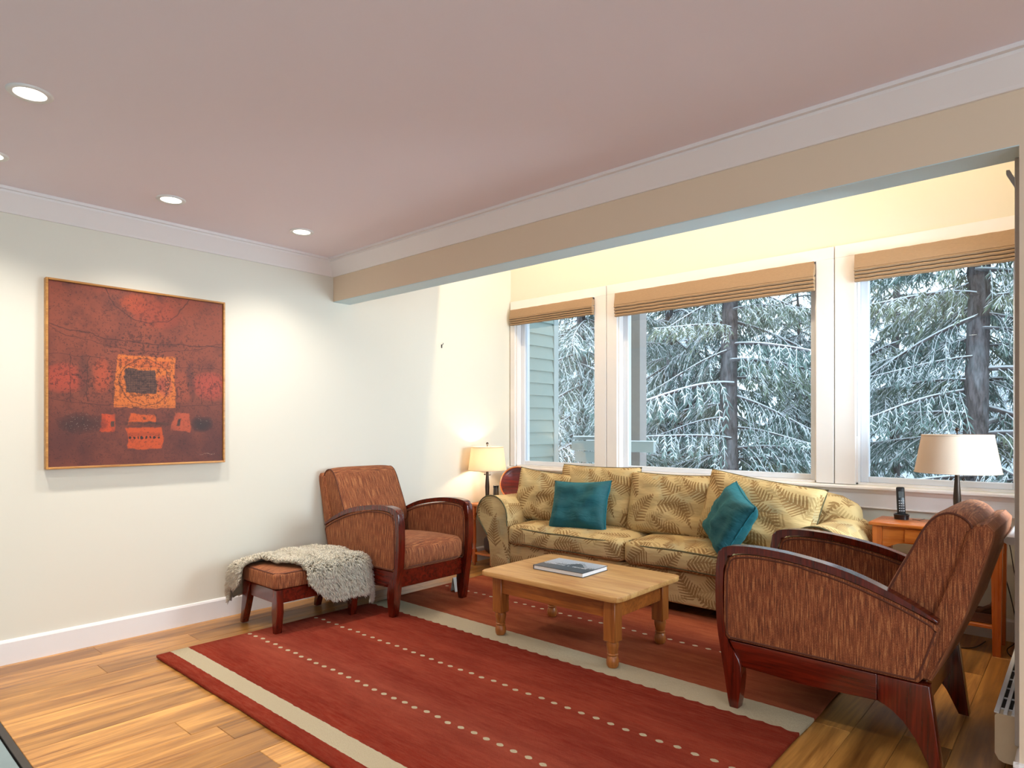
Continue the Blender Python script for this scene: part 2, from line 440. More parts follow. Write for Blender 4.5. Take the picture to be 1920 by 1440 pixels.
# ------------------------------------------------------------------ room shell
XL, YB, YBK, YW = -4.418, 2.844, 2.996, 4.93       # painting wall, beam front, beam back, window wall face
ZC, ZBM, ZBAY = 2.59, 2.28, 3.3
XJ, XR, YF = -.178, 3.0, -2.6                         # jamb of the wide opening, right wall, rear wall
bm = newbm(); box(bm, XL-.15, XL, YF-.15, YW+.22, -.2, ZBAY+.1); struct(bm, 'wall_left', M['wall'], smooth=0)
def wall_with_holes(axis, c0, c1, a0, a1, z0, z1, holes):
    bm = newbm(); xs = sorted({a0, a1, *[h[0] for h in holes], *[h[1] for h in holes]}); zs = sorted({z0, z1, *[h[2] for h in holes], *[h[3] for h in holes]})
    for i in range(len(xs)-1):
        for j in range(len(zs)-1):
            mx, mz = (xs[i]+xs[i+1])/2, (zs[j]+zs[j+1])/2
            if any(h[0] < mx < h[1] and h[2] < mz < h[3] for h in holes): continue
            if axis == 'y': box(bm, xs[i], xs[i+1], c0, c1, zs[j], zs[j+1])
            else: box(bm, c0, c1, xs[i], xs[i+1], zs[j], zs[j+1])
    bmesh.ops.remove_doubles(bm, verts=bm.verts, dist=1e-5)
    seen = {}
    for f in list(bm.faces):
        k = tuple(sorted(v.index for v in f.verts)) if False else tuple(sorted((round(v.co.x, 4), round(v.co.y, 4), round(v.co.z, 4)) for v in f.verts))
        seen.setdefault(k, []).append(f)
    for k, fs in seen.items():
        if len(fs) > 1: bmesh.ops.delete(bm, geom=fs, context='FACES_ONLY')
    return bm
WINS = [(-4.345, -3.37), (-3.13, -1.457), (-1.20, -.28)]
ZW0, ZW1 = .90, 2.487
holes = [(a, b, ZW0, ZW1) for a, b in WINS]
bm = wall_with_holes('y', YW, YW+.2, XL, XR, -.2, ZBAY+.1, holes); struct(bm, 'wall_back', M['wall'], smooth=0)
SY0, SY1, SZ0, SZ1 = 3.32, 4.66, .87, 2.35           # side window of the bay
bm = wall_with_holes('x', XJ-.0, XJ+.15, YBK, YW, -.2, ZBAY+.1, [(SY0, SY1, SZ0, SZ1)]); struct(bm, 'wall_bay_right', M['wall'], smooth=0)
bm = newbm(); box(bm, XJ, XR, YB, YBK, -.2, ZC+.05); struct(bm, 'wall_pillar', M['header'], smooth=0)
bm = newbm(); box(bm, XL, XJ, YB, YBK, ZBM, ZBAY+.1); box(bm, XJ, XR, YB, YBK, ZC+.05, ZBAY+.1); struct(bm, 'wall_beam', M['header'], smooth=0)
bm = newbm(); box(bm, XL, XJ, YB+.0005, YBK-.0005, ZBM-.004, ZBM-.0002); struct(bm, 'soffit_tint_board', M['soffit'], smooth=0)  # thin board added under the beam to carry the daylight tint
bm = wall_with_holes('x', XR, XR+.15, YF, YB, -.2, ZC+.1, [(-2.1, 1.3, .85, 2.35)]); struct(bm, 'wall_right', M['wall'], smooth=0)
bm = wall_with_holes('y', YF-.15, YF, XL, XR, -.2, ZC+.1, []); struct(bm, 'wall_rear', M['wall'], smooth=0)
# ceilings (the bay ceiling carries a recessed light trough with a slim warm strip lamp)
bm = newbm(); box(bm, XL, XR, YF, YB, ZC, ZC+.12); struct(bm, 'ceiling', M['ceil'], smooth=0)
TRX0, TRX1, TRY0, TRY1 = -4.38, -.25, 4.045, 4.5
bm = newbm()
for a in ((XL, TRX0, YBK, YW), (TRX1, XR, YBK, YW), (TRX0, TRX1, YBK, TRY0), (TRX0, TRX1, TRY1, YW)): box(bm, a[0], a[1], a[2], a[3], ZBAY, ZBAY+.3)
box(bm, XL, XR, YBK, YW, ZBAY+.3, ZBAY+.35)
struct(bm, 'ceiling_bay', M['ceil'], smooth=0)
lamp('trough_lamp', 'AREA', (-2.315, 4.075, ZBAY+.27), BAY_POWER, BAY_COL, 4.1, (0, 0, 0), shape='RECTANGLE', size_y=.014)

# floor: subfloor, planks running towards the window wall, slate hearth tiles by the camera
bm = newbm(); box(bm, XL-.1, XR+.1, YF-.1, YW+.1, -.12, -.02); floor = struct(bm, 'floor', M['subfloor'], smooth=0)
PW = .1725; x = XL+.005; k = 0
plankmesh = {}
rnd = random.Random(3)
x = -4.031-PW*3
while x < 1.0:
    x0, x1 = max(x, XL), x+PW
    k += 1
    if x1 > XL+.02:
        ys = [.62]
        y = .62+rnd.uniform(.25, 1.5)
        if abs(x+4.031) < .01: y = 1.12
        if abs(x+3.0) < .06: y = 1.13
        while y < YW-.3:
            ys.append(y); y += rnd.uniform(.9, 1.9)
        ys.append(YW)
        for a, b in zip(ys, ys[1:]):
            Lk = b-a; wd = x1-x0
            bm = newbm(); box(bm, -wd/2+.0006, wd/2-.0006, -Lk/2+.0006, Lk/2-.0006, -.02, 0, bev=.0016)
            o = finish(bm, 'plank', M['plank'], floor, smooth=0, loc=((x0+x1)/2, (a+b)/2, rnd.uniform(-.0006, 0)))
    x += PW
for i in range(16):
    for j in range(7):
        x0 = XL+i*.46; y0 = .59-(j+1)*.46
        if x0+.46 > XR: continue
        bm = newbm(); box(bm, x0+.002, x0+.456, y0+.002, y0+.456, -.02, -.001, bev=.002)
        finish(bm, 'tile', M['tile'], floor, smooth=0)
bm = newbm(); box(bm, XL, XR, .592, .619, -.02, .002, bev=.002); finish(bm, 'edge_strip', M['edge_metal'], floor, smooth=0)
bm = newbm(); box(bm, 1.0+.06, XR, .62, YB, -.02, 0); finish(bm, 'plank', M['plank'], floor, smooth=0)

# baseboards
BBP = [(0, 0), (.016, 0), (.016, .118), (.010, .130), (0, .133)]
def baseboard(n, p0, p1, nrm):
    bm = newbm(); d = Vector((nrm[0], nrm[1], 0))
    A = [bm.verts.new(Vector((p0[0], p0[1], z))+d*w) for w, z in BBP]; B = [bm.verts.new(Vector((p1[0], p1[1], z))+d*w) for w, z in BBP]
    bm.faces.new(A); bm.faces.new(B)
    for i in range(5): bm.faces.new((A[i], A[(i+1) % 5], B[(i+1) % 5], B[i]))
    struct(bm, n, M['trim'], smooth=0)
baseboard('baseboard_left', (XL, .6), (XL, YW), (1, 0))
baseboard('baseboard_back', (XL, YW), (XJ, YW), (0, -1))
baseboard('baseboard_pillar', (XJ-.016, YB), (1.5, YB), (0, -1))
baseboard('baseboard_jamb', (XJ, YB-.016), (XJ, YBK), (-1, 0))
# crown moulding with a small lip
CRP = [(0, .120), (.0, .0), (.012, .0), (.020, .012), (.082, .092), (.082, .104), (.102, .104), (.102, .120)]   # (out, up from ZC-.12)
def crown(n, axis, a0, a1, m0=0, m1=0):
    bm = newbm(); A, B = [], []
    for w, z in CRP:
        zz = ZC-.12+z
        if axis == 'l': A.append(bm.verts.new((XL+w, a0, zz))); B.append(bm.verts.new((XL+w, a1-w*m1, zz)))
        else: A.append(bm.verts.new((a0+w*m0, YB-w, zz))); B.append(bm.verts.new((a1, YB-w, zz)))
    bm.faces.new(A); bm.faces.new(B); n_ = len(A)
    for i in range(n_): bm.faces.new((A[i], A[(i+1) % n_], B[(i+1) % n_], B[i]))
    struct(bm, n, M['trim'], smooth=0)
crown('trim_1', 'l', YF, YB, m1=1); crown('trim_2', 'b', XL, XR, m0=1)

# window casings, sill, apron, sashes, panes
YC = YW-.022
bm = newbm()
for (a, b) in ((XL+.012, WINS[0][0]), (WINS[0][1], -3.2445), (-3.2375, WINS[1][0]), (WINS[1][1], -1.3385), (-1.3315, WINS[2][0]), (WINS[2][1], XJ-.001)):
    box(bm, a, b, YC, YW, ZW0, ZW1, bev=.002)
for (a, b) in ((XL+.012, -3.2445), (-3.2375, -1.3385), (-1.3315, XJ-.001)):
    box(bm, a, b, YC, YW, ZW1, 2.572, bev=.002)
struct(bm, 'trim_3', M['trim'], smooth=0)
bm = newbm(); prism(bm, [(YW, .868), (YW-.05, .868), (YW-.058, .876), (YW-.058, .888), (YW-.05, .896), (YW, .896)], XL+.001, XJ-.001, 'x')
prism(bm, [(YW, .868), (YW-.04, .866), (YW-.03, .852), (YW-.02, .842), (YW-.016, .842), (YW-.016, .755), (YW-.022, .752), (YW-.022, .745), (YW, .745)], XL+.001, XJ-.001, 'x')
struct(bm, 'trim_4', M['trim'], smooth=0)
for i, (a, b) in enumerate(WINS):
    w = empty('window_%d' % (i+1), ((a+b)/2, YW+.1, ZW0)); w['kind'] = 'structure'; hw = (b-a)/2; H = ZW1-ZW0
    bm = newbm()                                               # jamb liner
    for q in ((-hw, -hw+.012, 0, H), (hw-.012, hw, 0, H)): box(bm, q[0], q[1], -.1, .1, q[2], q[3])
    box(bm, -hw, hw, -.1, .1, H-.012, H); box(bm, -hw, hw, -.1, .1, 0, .012); finish(bm, 'jamb_liner', M['trim'], w, smooth=0)
    bm = newbm(); s = .05
    for q in ((-hw+.012, -hw+.012+s, .012, H-.012), (hw-.012-s, hw-.012, .012, H-.012)): box(bm, q[0], q[1], -.035, .015, q[2], q[3], bev=.004)
    for q in ((.012, .012+.04), (H-.012-s, H-.012)): box(bm, -hw+.012+s, hw-.012-s, -.035, .015, q[0], q[1], bev=.004)
    fr = finish(bm, 'sash', M['sash'], w, smooth=0)
    bm = newbm(); box(bm, -hw+.06, hw-.06, -.012, -.008, .05, H-.06); finish(bm, 'pane', M['glass'], w, smooth=0)
# side window of the bay, with casing, sill and a bracket near the opening
w = empty('window_4', (XJ+.08, (SY0+SY1)/2, SZ0)); w['kind'] = 'structure'; hw = (SY1-SY0)/2; H = SZ1-SZ0
bm = newbm()
for q in ((-hw, -hw+.05, 0, H), (hw-.05, hw, 0, H), (-hw+.05, hw-.05, 0, .05), (-hw+.05, hw-.05, H-.05, H)): box(bm, -.02, .03, q[0], q[1], q[2], q[3], bev=.004)
finish(bm, 'sash', M['sash'], w, smooth=0)
bm = newbm(); box(bm, 0, .004, -hw+.05, hw-.05, .05, H-.05); finish(bm, 'pane', M['glass'], w, smooth=0)
bm = newbm(); box(bm, XJ-.022, XJ, SY0-.09, SY0, SZ0, SZ1+.09, bev=.002); box(bm, XJ-.022, XJ, SY1, SY1+.09, SZ0, SZ1+.09, bev=.002); box(bm, XJ-.022, XJ, SY0, SY1, SZ1, SZ1+.09, bev=.002)
struct(bm, 'trim_5', M['trim'], smooth=0)
bm = newbm(); prism(bm, [(XJ, .832), (XJ-.06, .832), (XJ-.072, .839), (XJ-.072, .851), (XJ-.062, .862), (XJ, .862)], SY0-.10, SY1+.1, 'y'); struct(bm, 'trim_6', M['trim'], smooth=0)
bm = newbm(); box(bm, XJ-.021, XJ, YBK-.03, YBK+.03, .14, ZBM, bev=.002); struct(bm, 'trim_7', simple('grey_jamb_strip', lin(176, 170, 164), .5), smooth=0)
# window added to the unseen right wall as an opening for the daylight fill
for nm, o_, ax in (('window_5', (XR+.08, -.4, .85), 'x'),):  # window_5 is the added right-wall window
    w = empty(nm, o_); w['kind'] = 'structure'; bm = newbm(); L = 1.7 if ax == 'x' else 1.8; H = 1.5 if ax == 'x' else 1.6
    for q in ((-L, -L+.06, 0, H), (L-.06, L, 0, H), (-.04, .04, .05, H-.05), (-L+.06, L-.06, 0, .05), (-L+.06, L-.06, H-.05, H)):
        if ax == 'x': box(bm, -.03, .03, q[0], q[1], q[2], q[3])
        else: box(bm, q[0], q[1], -.03, .03, q[2], q[3])
    finish(bm, 'sash', M['sash'], w, smooth=0)  # sash of the added window

# ------------------------------------------------------------------ exterior
GZ = -2.6
t = NT('snow_ground'); v = t.coord(); t.set(Base_Color=t.mix(t.noise(v, .8, 5), lin(196, 208, 218), lin(236, 241, 246)), Roughness=.9)
bm = newbm(); n = 40; G = []
for i in range(n+1):
    row = []
    for j in range(n+1):
        X = -70+140*i/n; Y = YW+.4+85*(j/n)**1.5; d = max(0, Y-24)
        row.append(bm.verts.new((X, Y, GZ-.4+.14*d+1.2*mn.noise(Vector((X*.06, Y*.06, 1)))*min(1, max(0, Y-8)*.1))))
    G.append(row)
for i in range(n):
    for j in range(n): bm.faces.new((G[i][j], G[i+1][j], G[i+1][j+1], G[i][j+1]))
tag(finish(bm, 'snowy_hillside', t.m, smooth=180), kind='structure')

wing = empty('house_wing', (-4.47, 5.14, 0), label='pale blue-grey clapboard wall of the house wing outside the left window', cat='house wall')
bm = newbm(); box(bm, -.3, -.012, 0, .57, GZ, 3.6); finish(bm, 'wall_core', M['siding'], wing, smooth=0)
bms = newbm(); prism(bms, [(-.012, 0), (.014, 0), (-.006, .136), (-.012, .136)], 0, .555, 'y'); sb0 = None
for k in range(24):
    z = .2+k*.134-.3
    if sb0 is None: sb0 = finish(bms, 'siding_board', M['siding'], wing, smooth=0, loc=(0, 0, z))
    else:
        o = sb0.copy(); COL.objects.link(o); o.location = (0, 0, z)
bm = newbm(); box(bm, -.3, .018, .556, .64, GZ, 3.6, bev=.003); finish(bm, 'corner_board', M['ext_trim'], wing, smooth=0)
dk = empty('deck_railing', (-4.3, 5.95, 0), label='snow-capped grey deck railing and tall post outside the left windows', cat='railing')
bm = newbm(); box(bm, .62, .76, .05, .19, GZ, 3.4, bev=.004); finish(bm, 'post', M['ext_post'], dk, smooth=0)
bm = newbm(); box(bm, -.1, .95, -.0, .045, 1.03, 1.14, bev=.004); finish(bm, 'top_rail', M['ext_trim'], dk, smooth=0)
bm = newbm(); box(bm, -.1, .62, .05, .19, 1.15, 1.18, bev=.006); finish(bm, 'cap_board', M['ext_trim'], dk, smooth=0)
bm = newbm(); box(bm, -.1, .60, .02, .18, 1.181, 1.195, bev=.006); box(bm, .1, .955, -.002, .046, 1.141, 1.153, bev=.005); s = finish(bm, 'snow_cap', M['snow'], dk, smooth=0)
for k in range(5):
    bm = newbm(); box(bm, -.1, .62, .06, .085, .90-k*.16, 1.02-k*.16, bev=.003); finish(bm, 'rail_board', M['ext_trim'], dk, smooth=0)

def bough_mesh(seed, fine=1):
    r = random.Random(seed); bm = newbm()
    def blade(p, d, L, w, mi):
        d = d.normalized(); s = d.cross(Vector((r.uniform(-1, 1), r.uniform(-1, 1), r.uniform(-1, 1))))
        if s.length < .01: return
        s = s.normalized()*w
        e = p+d*L+Vector((0, 0, -L*.25))
        f = bm.faces.new([bm.verts.new(p-s), bm.verts.new(p+s), bm.verts.new((p+e)/2+s*1.1+Vector((0, 0, L*.05))), bm.verts.new(e), bm.verts.new((p+e)/2-s*1.1+Vector((0, 0, L*.05)))]); f.material_index = mi
    axis = lambda s: Vector((s, .06*math.sin(s*3+seed), -.30*s*s+.10*s**4+.08*s))
    P = [axis(i/10) for i in range(11)]
    tube(bm, P, [.012*(1-i/11)+.002 for i in range(11)], 4, 0)
    tube(bm, [p+Vector((0, 0, .009)) for p in P], [.009*(1-i/11)+.0016 for i in range(11)], 3, 2)
    for i in range(int(19*fine)):
        s = .10+.9*i/(19*fine); p = axis(s)
        for sd in (-1, 1):
            if r.random() < .1: continue
            L = (.30*(1-s)+.08)*r.uniform(.65, 1.2); a = r.uniform(.75, 1.15)
            d = Vector((math.cos(a), sd*math.sin(a), r.uniform(-.5, .05)))
            q = [p+d*L*k/4+Vector((0, 0, -.5*L*(k/4)**2)) for k in range(5)]
            tube(bm, q, [.0035, .003, .0025, .002, .001], 3, 0, caps=False)
            if r.random() < .8: tube(bm, [x+Vector((0, 0, .004)) for x in q], [.0032, .003, .0028, .0022, .001], 3, 2, caps=False)
            m = int(9*fine)
            for k in range(m):
                u = (k+.6)/m; pp = q[0].lerp(q[4], u)+Vector((0, 0, .5*L*u-.5*L*u*u))
                for s2 in (-1, 1):
                    dd = d.copy(); dd.rotate(Euler((0, 0, s2*r.uniform(.4, 1.1)))); dd.z -= r.uniform(.1, 1.3)
                    l2 = r.uniform(.03, .07)
                    blade(pp, dd, l2, r.uniform(.0035, .0065), 1)
                    if r.random() < .55: blade(pp+Vector((0, 0, .004)), dd+Vector((0, 0, .2)), l2*.95, .003, 2)
    bmesh.ops.recalc_face_normals(bm, faces=bm.faces)
    me = bpy.data.meshes.new('bough'); bm.to_mesh(me); bm.free()
    for m_ in (M['bark'], M['needle_far'] if fine < 1 else M['needle'], M['snow']): me.materials.append(m_)
    return me
boughs = [bough_mesh(s) for s in (1, 2, 3, 4)]
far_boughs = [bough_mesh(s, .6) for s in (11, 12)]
def tree(X, Y, r0, h, nb, L0, zlo, zhi, seed, label, group=None, meshes=boughs, lean=0, clear=False):
    r = random.Random(seed); tr = empty('spruce_tree', (X, Y, GZ-.6), label=label, cat='tree', group=group)
    bm = newbm(); pts = [(lean*k/12*h*.05+.04*math.sin(k+seed), .03*math.cos(k*1.3), h*k/12) for k in range(13)]
    tube(bm, pts, [r0*(1-.82*k/12)*(1.25 if k == 0 else 1) for k in range(13)], 14); finish(bm, 'trunk', M['bark'], tr, smooth=180)
    for k in range(nb):
        z = zlo+(zhi-zlo)*(k+r.random())/nb; az = k*2.399+r.uniform(-.4, .4)
        sc = L0*(1-.6*(z-zlo)/(h-zlo+.01))*r.uniform(.75, 1.15)
        o = bpy.data.objects.new('bough', meshes[k % len(meshes)]); COL.objects.link(o); o.parent = tr
        hz = z-(GZ-.6)
        if clear and .2 < z < 4.6:                # bare sector of the trunk on the house side
            rel = (az-math.atan2(-Y, -X)+PI) % (2*PI)-PI
            if abs(rel) < .75: az += math.copysign(.8, rel)
        o.location = (lean*(hz/h)*h*.05, 0, hz); o.rotation_euler = (r.uniform(-.25, .25), r.uniform(-.12, .42), az); o.scale = (sc, sc, sc*r.uniform(.9, 1.3))
    return tr
tree(-5.28, 12.4, .22, 17, 84, 2.5, -1.6, 9.5, 1, 'tall spruce with a bare grey trunk in the middle window', clear=True)
tree(-1.52, 14.7, .25, 18, 84, 2.9, -1.4, 10.5, 2, 'thick-trunked spruce behind the lampshade in the right window', clear=True)
tree(-8.2, 11.4, .16, 14, 110, 2.1, -2.2, 7.5, 3, 'olive-green spruce directly beyond the deck railing')
tree(-8.3, 15.6, .18, 15, 90, 2.7, -2.2, 9, 4, 'spruce behind the wooden post, left of the grey trunk')
tree(-6.0, 18.6, .12, 9, 90, 2.2, -2.2, 6.2, 5, 'younger pointed spruce just right of the bare grey trunk')
tree(-3.2, 12.9, .05, 3.6, 60, 1.6, -2.6, .5, 6, 'low frosted spruce below the middle window\'s right end')
tree(-3.7, 19.0, .14, 15, 60, 2.8, -2, 9.5, 7, 'distant spruce seen at the left edge of the right window')
tree(-6.9, 11.2, .05, 3.8, 60, 1.6, -2.6, .8, 8, 'low frosted spruce beside the deck post')
tree(-4.6, 10.9, .05, 3.2, 54, 1.5, -2.6, .1, 9, 'low snowy spruce at the foot of the bare grey trunk')
tree(-2.1, 12.0, .05, 3.0, 50, 1.5, -2.6, .0, 10, 'low snowy spruce behind the cordless phone')
tree(.9, 14.6, .14, 14, 70, 2.5, -2, 8.5, 12, 'spruce at the far right edge of the right window')
for i, (X, Y) in enumerate([(-26, 34), (-20, 37), (-15.5, 31), (-11, 38), (-7.5, 30), (-4.8, 37), (-2, 32), (1, 38), (-17.5, 26)]):
    tree(X, Y, .2, 9+i % 3*1.5, 60, 3.6, -1.5+.05*Y, 8, 30+i, 'snow-dusted spruce in the pale row on the hillside behind the garden', 'hillside spruces', far_boughs)

# ------------------------------------------------------------------ recessed ceiling lights
def can(X, Y, label, group=None):
    c = empty('recessed_light', (X, Y, ZC), label=label, cat='ceiling light', group=group)
    bm = newbm(); lathe(bm, [(.052, .0), (.054, -.006), (.070, -.009), (.076, -.004), (.076, -.0005)], n=32, cap=False); finish(bm, 'trim_ring', M['white_pl'], c, smooth=60)
    bm = newbm(); lathe(bm, [(.0001, -.004), (.052, -.0035), (.053, -.001)], n=32, cap=False); finish(bm, 'lens', M['led'], c, smooth=60)
    lamp('bulb', 'SPOT', (0, 0, -.012), CAN_POWER, CAN_COL, .05, parent=c, spot_size=math.radians(128), spot_blend=1.0)
can(-3.876, 2.257, 'small recessed ceiling light nearest the beam corner')
can(-3.88, 1.443, 'recessed ceiling light above the painting')
can(-3.88, .63, 'recessed ceiling light cut by the left edge of the photo')
can(-3.05, .62, 'largest recessed ceiling light, upper left of the photo')
for i, (X, Y) in enumerate([(-2.05, .60), (-1.3, .60), (-.55, .62), (.3, .62), (-3.0, -1.0), (-1.2, -1.0), (.6, -1.0)]):
    can(X, Y, 'recessed ceiling light over the near side of the room', 'ceiling lights behind the view')
# ------------------------------------------------------------------ roman shades
def roman(a, b, drop, label):
    ztop = ZW1-.002; w = empty('roman_shade', ((a+b)/2, YC-.002, ztop), label=label, cat='window shade', group='roman shades')
    hw = (b-a)/2; f0 = drop*.52
    bm = newbm(); box(bm, -hw, hw, -.03, 0, -.022, 0, bev=.002); finish(bm, 'head_rail', M['trim'], w, smooth=0)
    def sheet(name, P):
        bm = newbm(); n = 26; R = []
        for i in range(n+1):
            X = -hw+2*hw*i/n; wv = .0015*math.sin(i*1.9)
            R.append([bm.verts.new((X, y+wv, z+wv)) for y, z in P])
        for A, B in zip(R, R[1:]):
            for k in range(len(P)-1): bm.faces.new((A[k], B[k], B[k+1], A[k+1]))
        bm.faces.new(R[0]); bm.faces.new(R[-1])
        for A, B in zip(R, R[1:]): bm.faces.new((A[-1], B[-1], B[0], A[0]))
        return finish(bm, name, M['blind'], w, smooth=40)
    sheet('valance', [(-.002, -.004), (-.034, -.004), (-.040, -f0*.5), (-.050, -f0+.006), (-.050, -f0), (-.040, -f0-.004), (-.003, -f0*.8)])
    step = (drop-f0)/4
    for k in range(4):
        z0 = -f0-k*step+.002; y = -.046+.004*k
        sheet('fold', [(-.004, z0), (y, z0-.002), (y-.007, z0-step*.55), (y-.002, z0-step+.001), (-.006, z0-step+.002)])
    return w
roman(-4.372, WINS[0][1]+.004, .165, 'narrow tan roman shade above the left window')
roman(WINS[1][0]+.002, WINS[1][1]-.002, .215, 'widest tan roman shade, above the middle window')
rs = roman(WINS[2][0]+.004, WINS[2][1]+.02, .195, 'tan roman shade above the right window behind the lamp')
bm = newbm(); tube(bm, [(-.455, -.02, -.1), (-.456, -.015, -.8), (-.456, -.015, -1.25)], .002, 6); finish(bm, 'lift_cord', M['grey_btn'], rs)

# ------------------------------------------------------------------ painting
pt = empty('painting', (XL, 1.468, 1.601), label='large square rust-red abstract painting in a thin wooden frame', cat='painting')
PWd, PH = 1.012, 1.086
bm = newbm(); hw, hh = PWd/2, PH/2; s = .012
for q in ((-hw, -hw+s, -hh, hh), (hw-s, hw, -hh, hh), (-hw+s, hw-s, -hh, -hh+s), (-hw+s, hw-s, hh-s, hh)): box(bm, .002, .045, q[0], q[1], q[2], q[3], bev=.002)
finish(bm, 'frame', M['frame_wood'], pt, smooth=0)
def canvas():
    NX, NZ = 420, 450
    u, v = np.meshgrid((np.arange(NX)+.5)/NX, (np.arange(NZ)+.5)/NZ)      # v downwards
    rs_ = np.random.RandomState(5)
    def nz(fx, fy, seed):
        r = np.random.RandomState(seed); g = r.rand(fy+2, fx+2); x = u*fx; y = v*fy; xi = x.astype(int); yi = y.astype(int); a = x-xi; b = y-yi; a = a*a*(3-2*a); b = b*b*(3-2*b)
        return (g[yi, xi]*(1-a)+g[yi, xi+1]*a)*(1-b)+(g[yi+1, xi]*(1-a)+g[yi+1, xi+1]*a)*b
    fb = lambda s_, f=4: sum(nz(f*2**k, f*2**k, s_+k)*.5**k for k in range(6))/1.97
    L = lambda *c: np.array(lin(*c)[:3])
    C = np.zeros((NZ, NX, 3))
    def mixin(m, col): C[:] = C*(1-m[..., None])+np.asarray(col)*m[..., None]
    sm = lambda x, a, b: np.clip((x-a)/(b-a+1e-9), 0, 1)
    C[:] = L(150, 74, 48)
    mixin(sm(v, .1, .5)*.6, L(126, 66, 50)); mixin(sm(v, .62, .85), L(102, 50, 42)); mixin((1-sm(v, 0, .3))*.5*fb(9, 3), L(176, 74, 40))
    mixin(sm(fb(40, 6), .45, .75)*.5, L(150, 78, 56)); mixin(sm(fb(55, 10), .5, .8)*.5, L(84, 40, 34))
    wob = (fb(70, 14)-.5)*.04; uu = u+wob; vv = v+(fb(90, 14)-.5)*.03
    def ell(cx, cy, rx, ry, s=1.): return np.clip(1-((uu-cx)/rx)**2-((vv-cy)/ry)**2, 0, 1)**.5*s
    def quad(x0, x1, y0, y1, t0=0, t1=0, e=.006):   # t: narrowing at top left / right
        k = 1-sm(vv, y0, y1); a = x0+t0*k; b = x1+t1*k
        return sm(uu, a, a+e)*(1-sm(uu, b-e, b))*sm(vv, y0, y0+e)*(1-sm(vv, y1-e, y1))
    mixin(ell(.07, .52, .13, .08, .8), L(190, 76, 50)); mixin(ell(.27, .50, .06, .10, .75), L(196, 86, 48)); mixin(ell(.92, .53, .13, .09, .8), L(192, 78, 58)); mixin(ell(.74, .54, .06, .1, .6), L(176, 84, 52))
    mixin(ell(.17, .5, .035, .12, .7), L(88, 52, 44)); mixin(ell(.79, .5, .03, .14, .6), L(84, 44, 42))
    mixin(ell(.45, .07, .08, .06, .7)*fb(500, 14)*1.3, L(214, 90, 36)); mixin(ell(.58, .12, .16, .09, .5), L(176, 70, 44))
    mixin(quad(.335, .70, .365, .675, .02, -.01), L(222, 122, 46)); mixin(quad(.36, .66, .385, .44, 0, 0)*.5, L(196, 84, 36))
    mixin(ell(.63, .54, .05, .07, .8), L(190, 90, 66)); mixin(ell(.60, .53, .035, .05, .7), L(150, 66, 56))
    mixin(quad(.42, .575, .705, .78), L(216, 96, 32)); mixin(quad(.405, .62, .79, .915), L(214, 88, 26)); mixin(quad(.41, .61, .82, .845)*.5, L(150, 58, 22))
    mixin(quad(.25, .345, .705, .81, .015, .0)*(1-sm(np.abs(vv-.757), .0, .06)*sm(uu, .31, .35)), L(214, 80, 28)); mixin(quad(.665, .79, .70, .815, .02, 0)*(1-sm(np.abs(vv-.757), 0, .06)*(1-sm(uu, .665, .72))), L(196, 90, 56))
    mixin(ell(.17, .765, .13, .06, .8), L(56, 34, 34)); mixin(ell(.86, .765, .07, .055, .9), L(48, 36, 38)); mixin(ell(.53, .768, .15, .014, 1.), L(78, 50, 38))
    mixin(quad(.31, .34, .745, .785), L(90, 62, 48)); mixin(quad(.70, .725, .735, .785), L(80, 50, 42)); mixin(quad(.50, .52, .72, .745), L(120, 62, 36))
    dk = L(46, 24, 20)
    def line(d, w=.0042, s=1.1): mixin(np.clip(1-np.abs(d)/w, 0, 1)*s*(.5+.5*fb(30, 20)), dk)
    line(np.hypot((uu-.515)*.94, (vv-.52))-.135); line(np.hypot((uu-.53)*.94, vv+.06)-.235); line(vv-.235-.06*uu-.03*np.sin(uu*4)); line(vv-.40+.01*np.cos(uu*6)-.03*uu, .002); line(vv-.635-.03*np.sin(uu*3.1), .0025)
    line(np.hypot((uu-.5)*.94, (vv+.9))-1.24, .0025)
    for x_ in (.12, .205, .655, .875, .94): line(np.where((vv > .4) & (vv < .64), uu-x_-.02*np.sin(vv*9), 1), .0028)
    g = quad(.395, .575, .445, .59); mixin(g, L(84, 54, 46)); mixin(g*(np.sin(v*2*PI*95) > .5)*.5, L(140, 96, 74)); mixin(g*(np.sin(u*2*PI*80) > .85)*.5, L(40, 24, 22))
    for k in range(8): mixin(ell(.42+.025*k, .85, .007+.003*(k % 3 == 0), .008, 1.5).clip(0, 1), L(60, 26, 22))
    dens = .25+.9*np.exp(-((u-.52)/.28)**2)*np.exp(-((v-.42)/.3)**2)+.5*np.exp(-((v-.52)/.09)**2)
    mixin(((fb(200, 70) > .60)*(fb(300, 9) > .42)*np.clip(dens, 0, 1)*.55), dk)
    mixin((fb(410, 110) > .63)*(rs_.rand(NZ, NX) < .6*dens+.1)*.7, dk)
    st = (rs_.rand(NZ, NX) < .012)*(np.exp(-((u-.17)/.09)**2-((v-.76)/.05)**2)+np.exp(-((u-.86)/.05)**2-((v-.76)/.05)**2))*1.2; mixin(np.clip(st, 0, 1), L(190, 180, 170))
    mixin(((rs_.rand(NZ, NX) < .4) & (np.abs(v-.955-.004*np.sin(u*90)) < .003) & (u > .84) & (u < .95))*.5, L(200, 160, 140))
    return C*np.array([.80, .70, .62]), NX, NZ
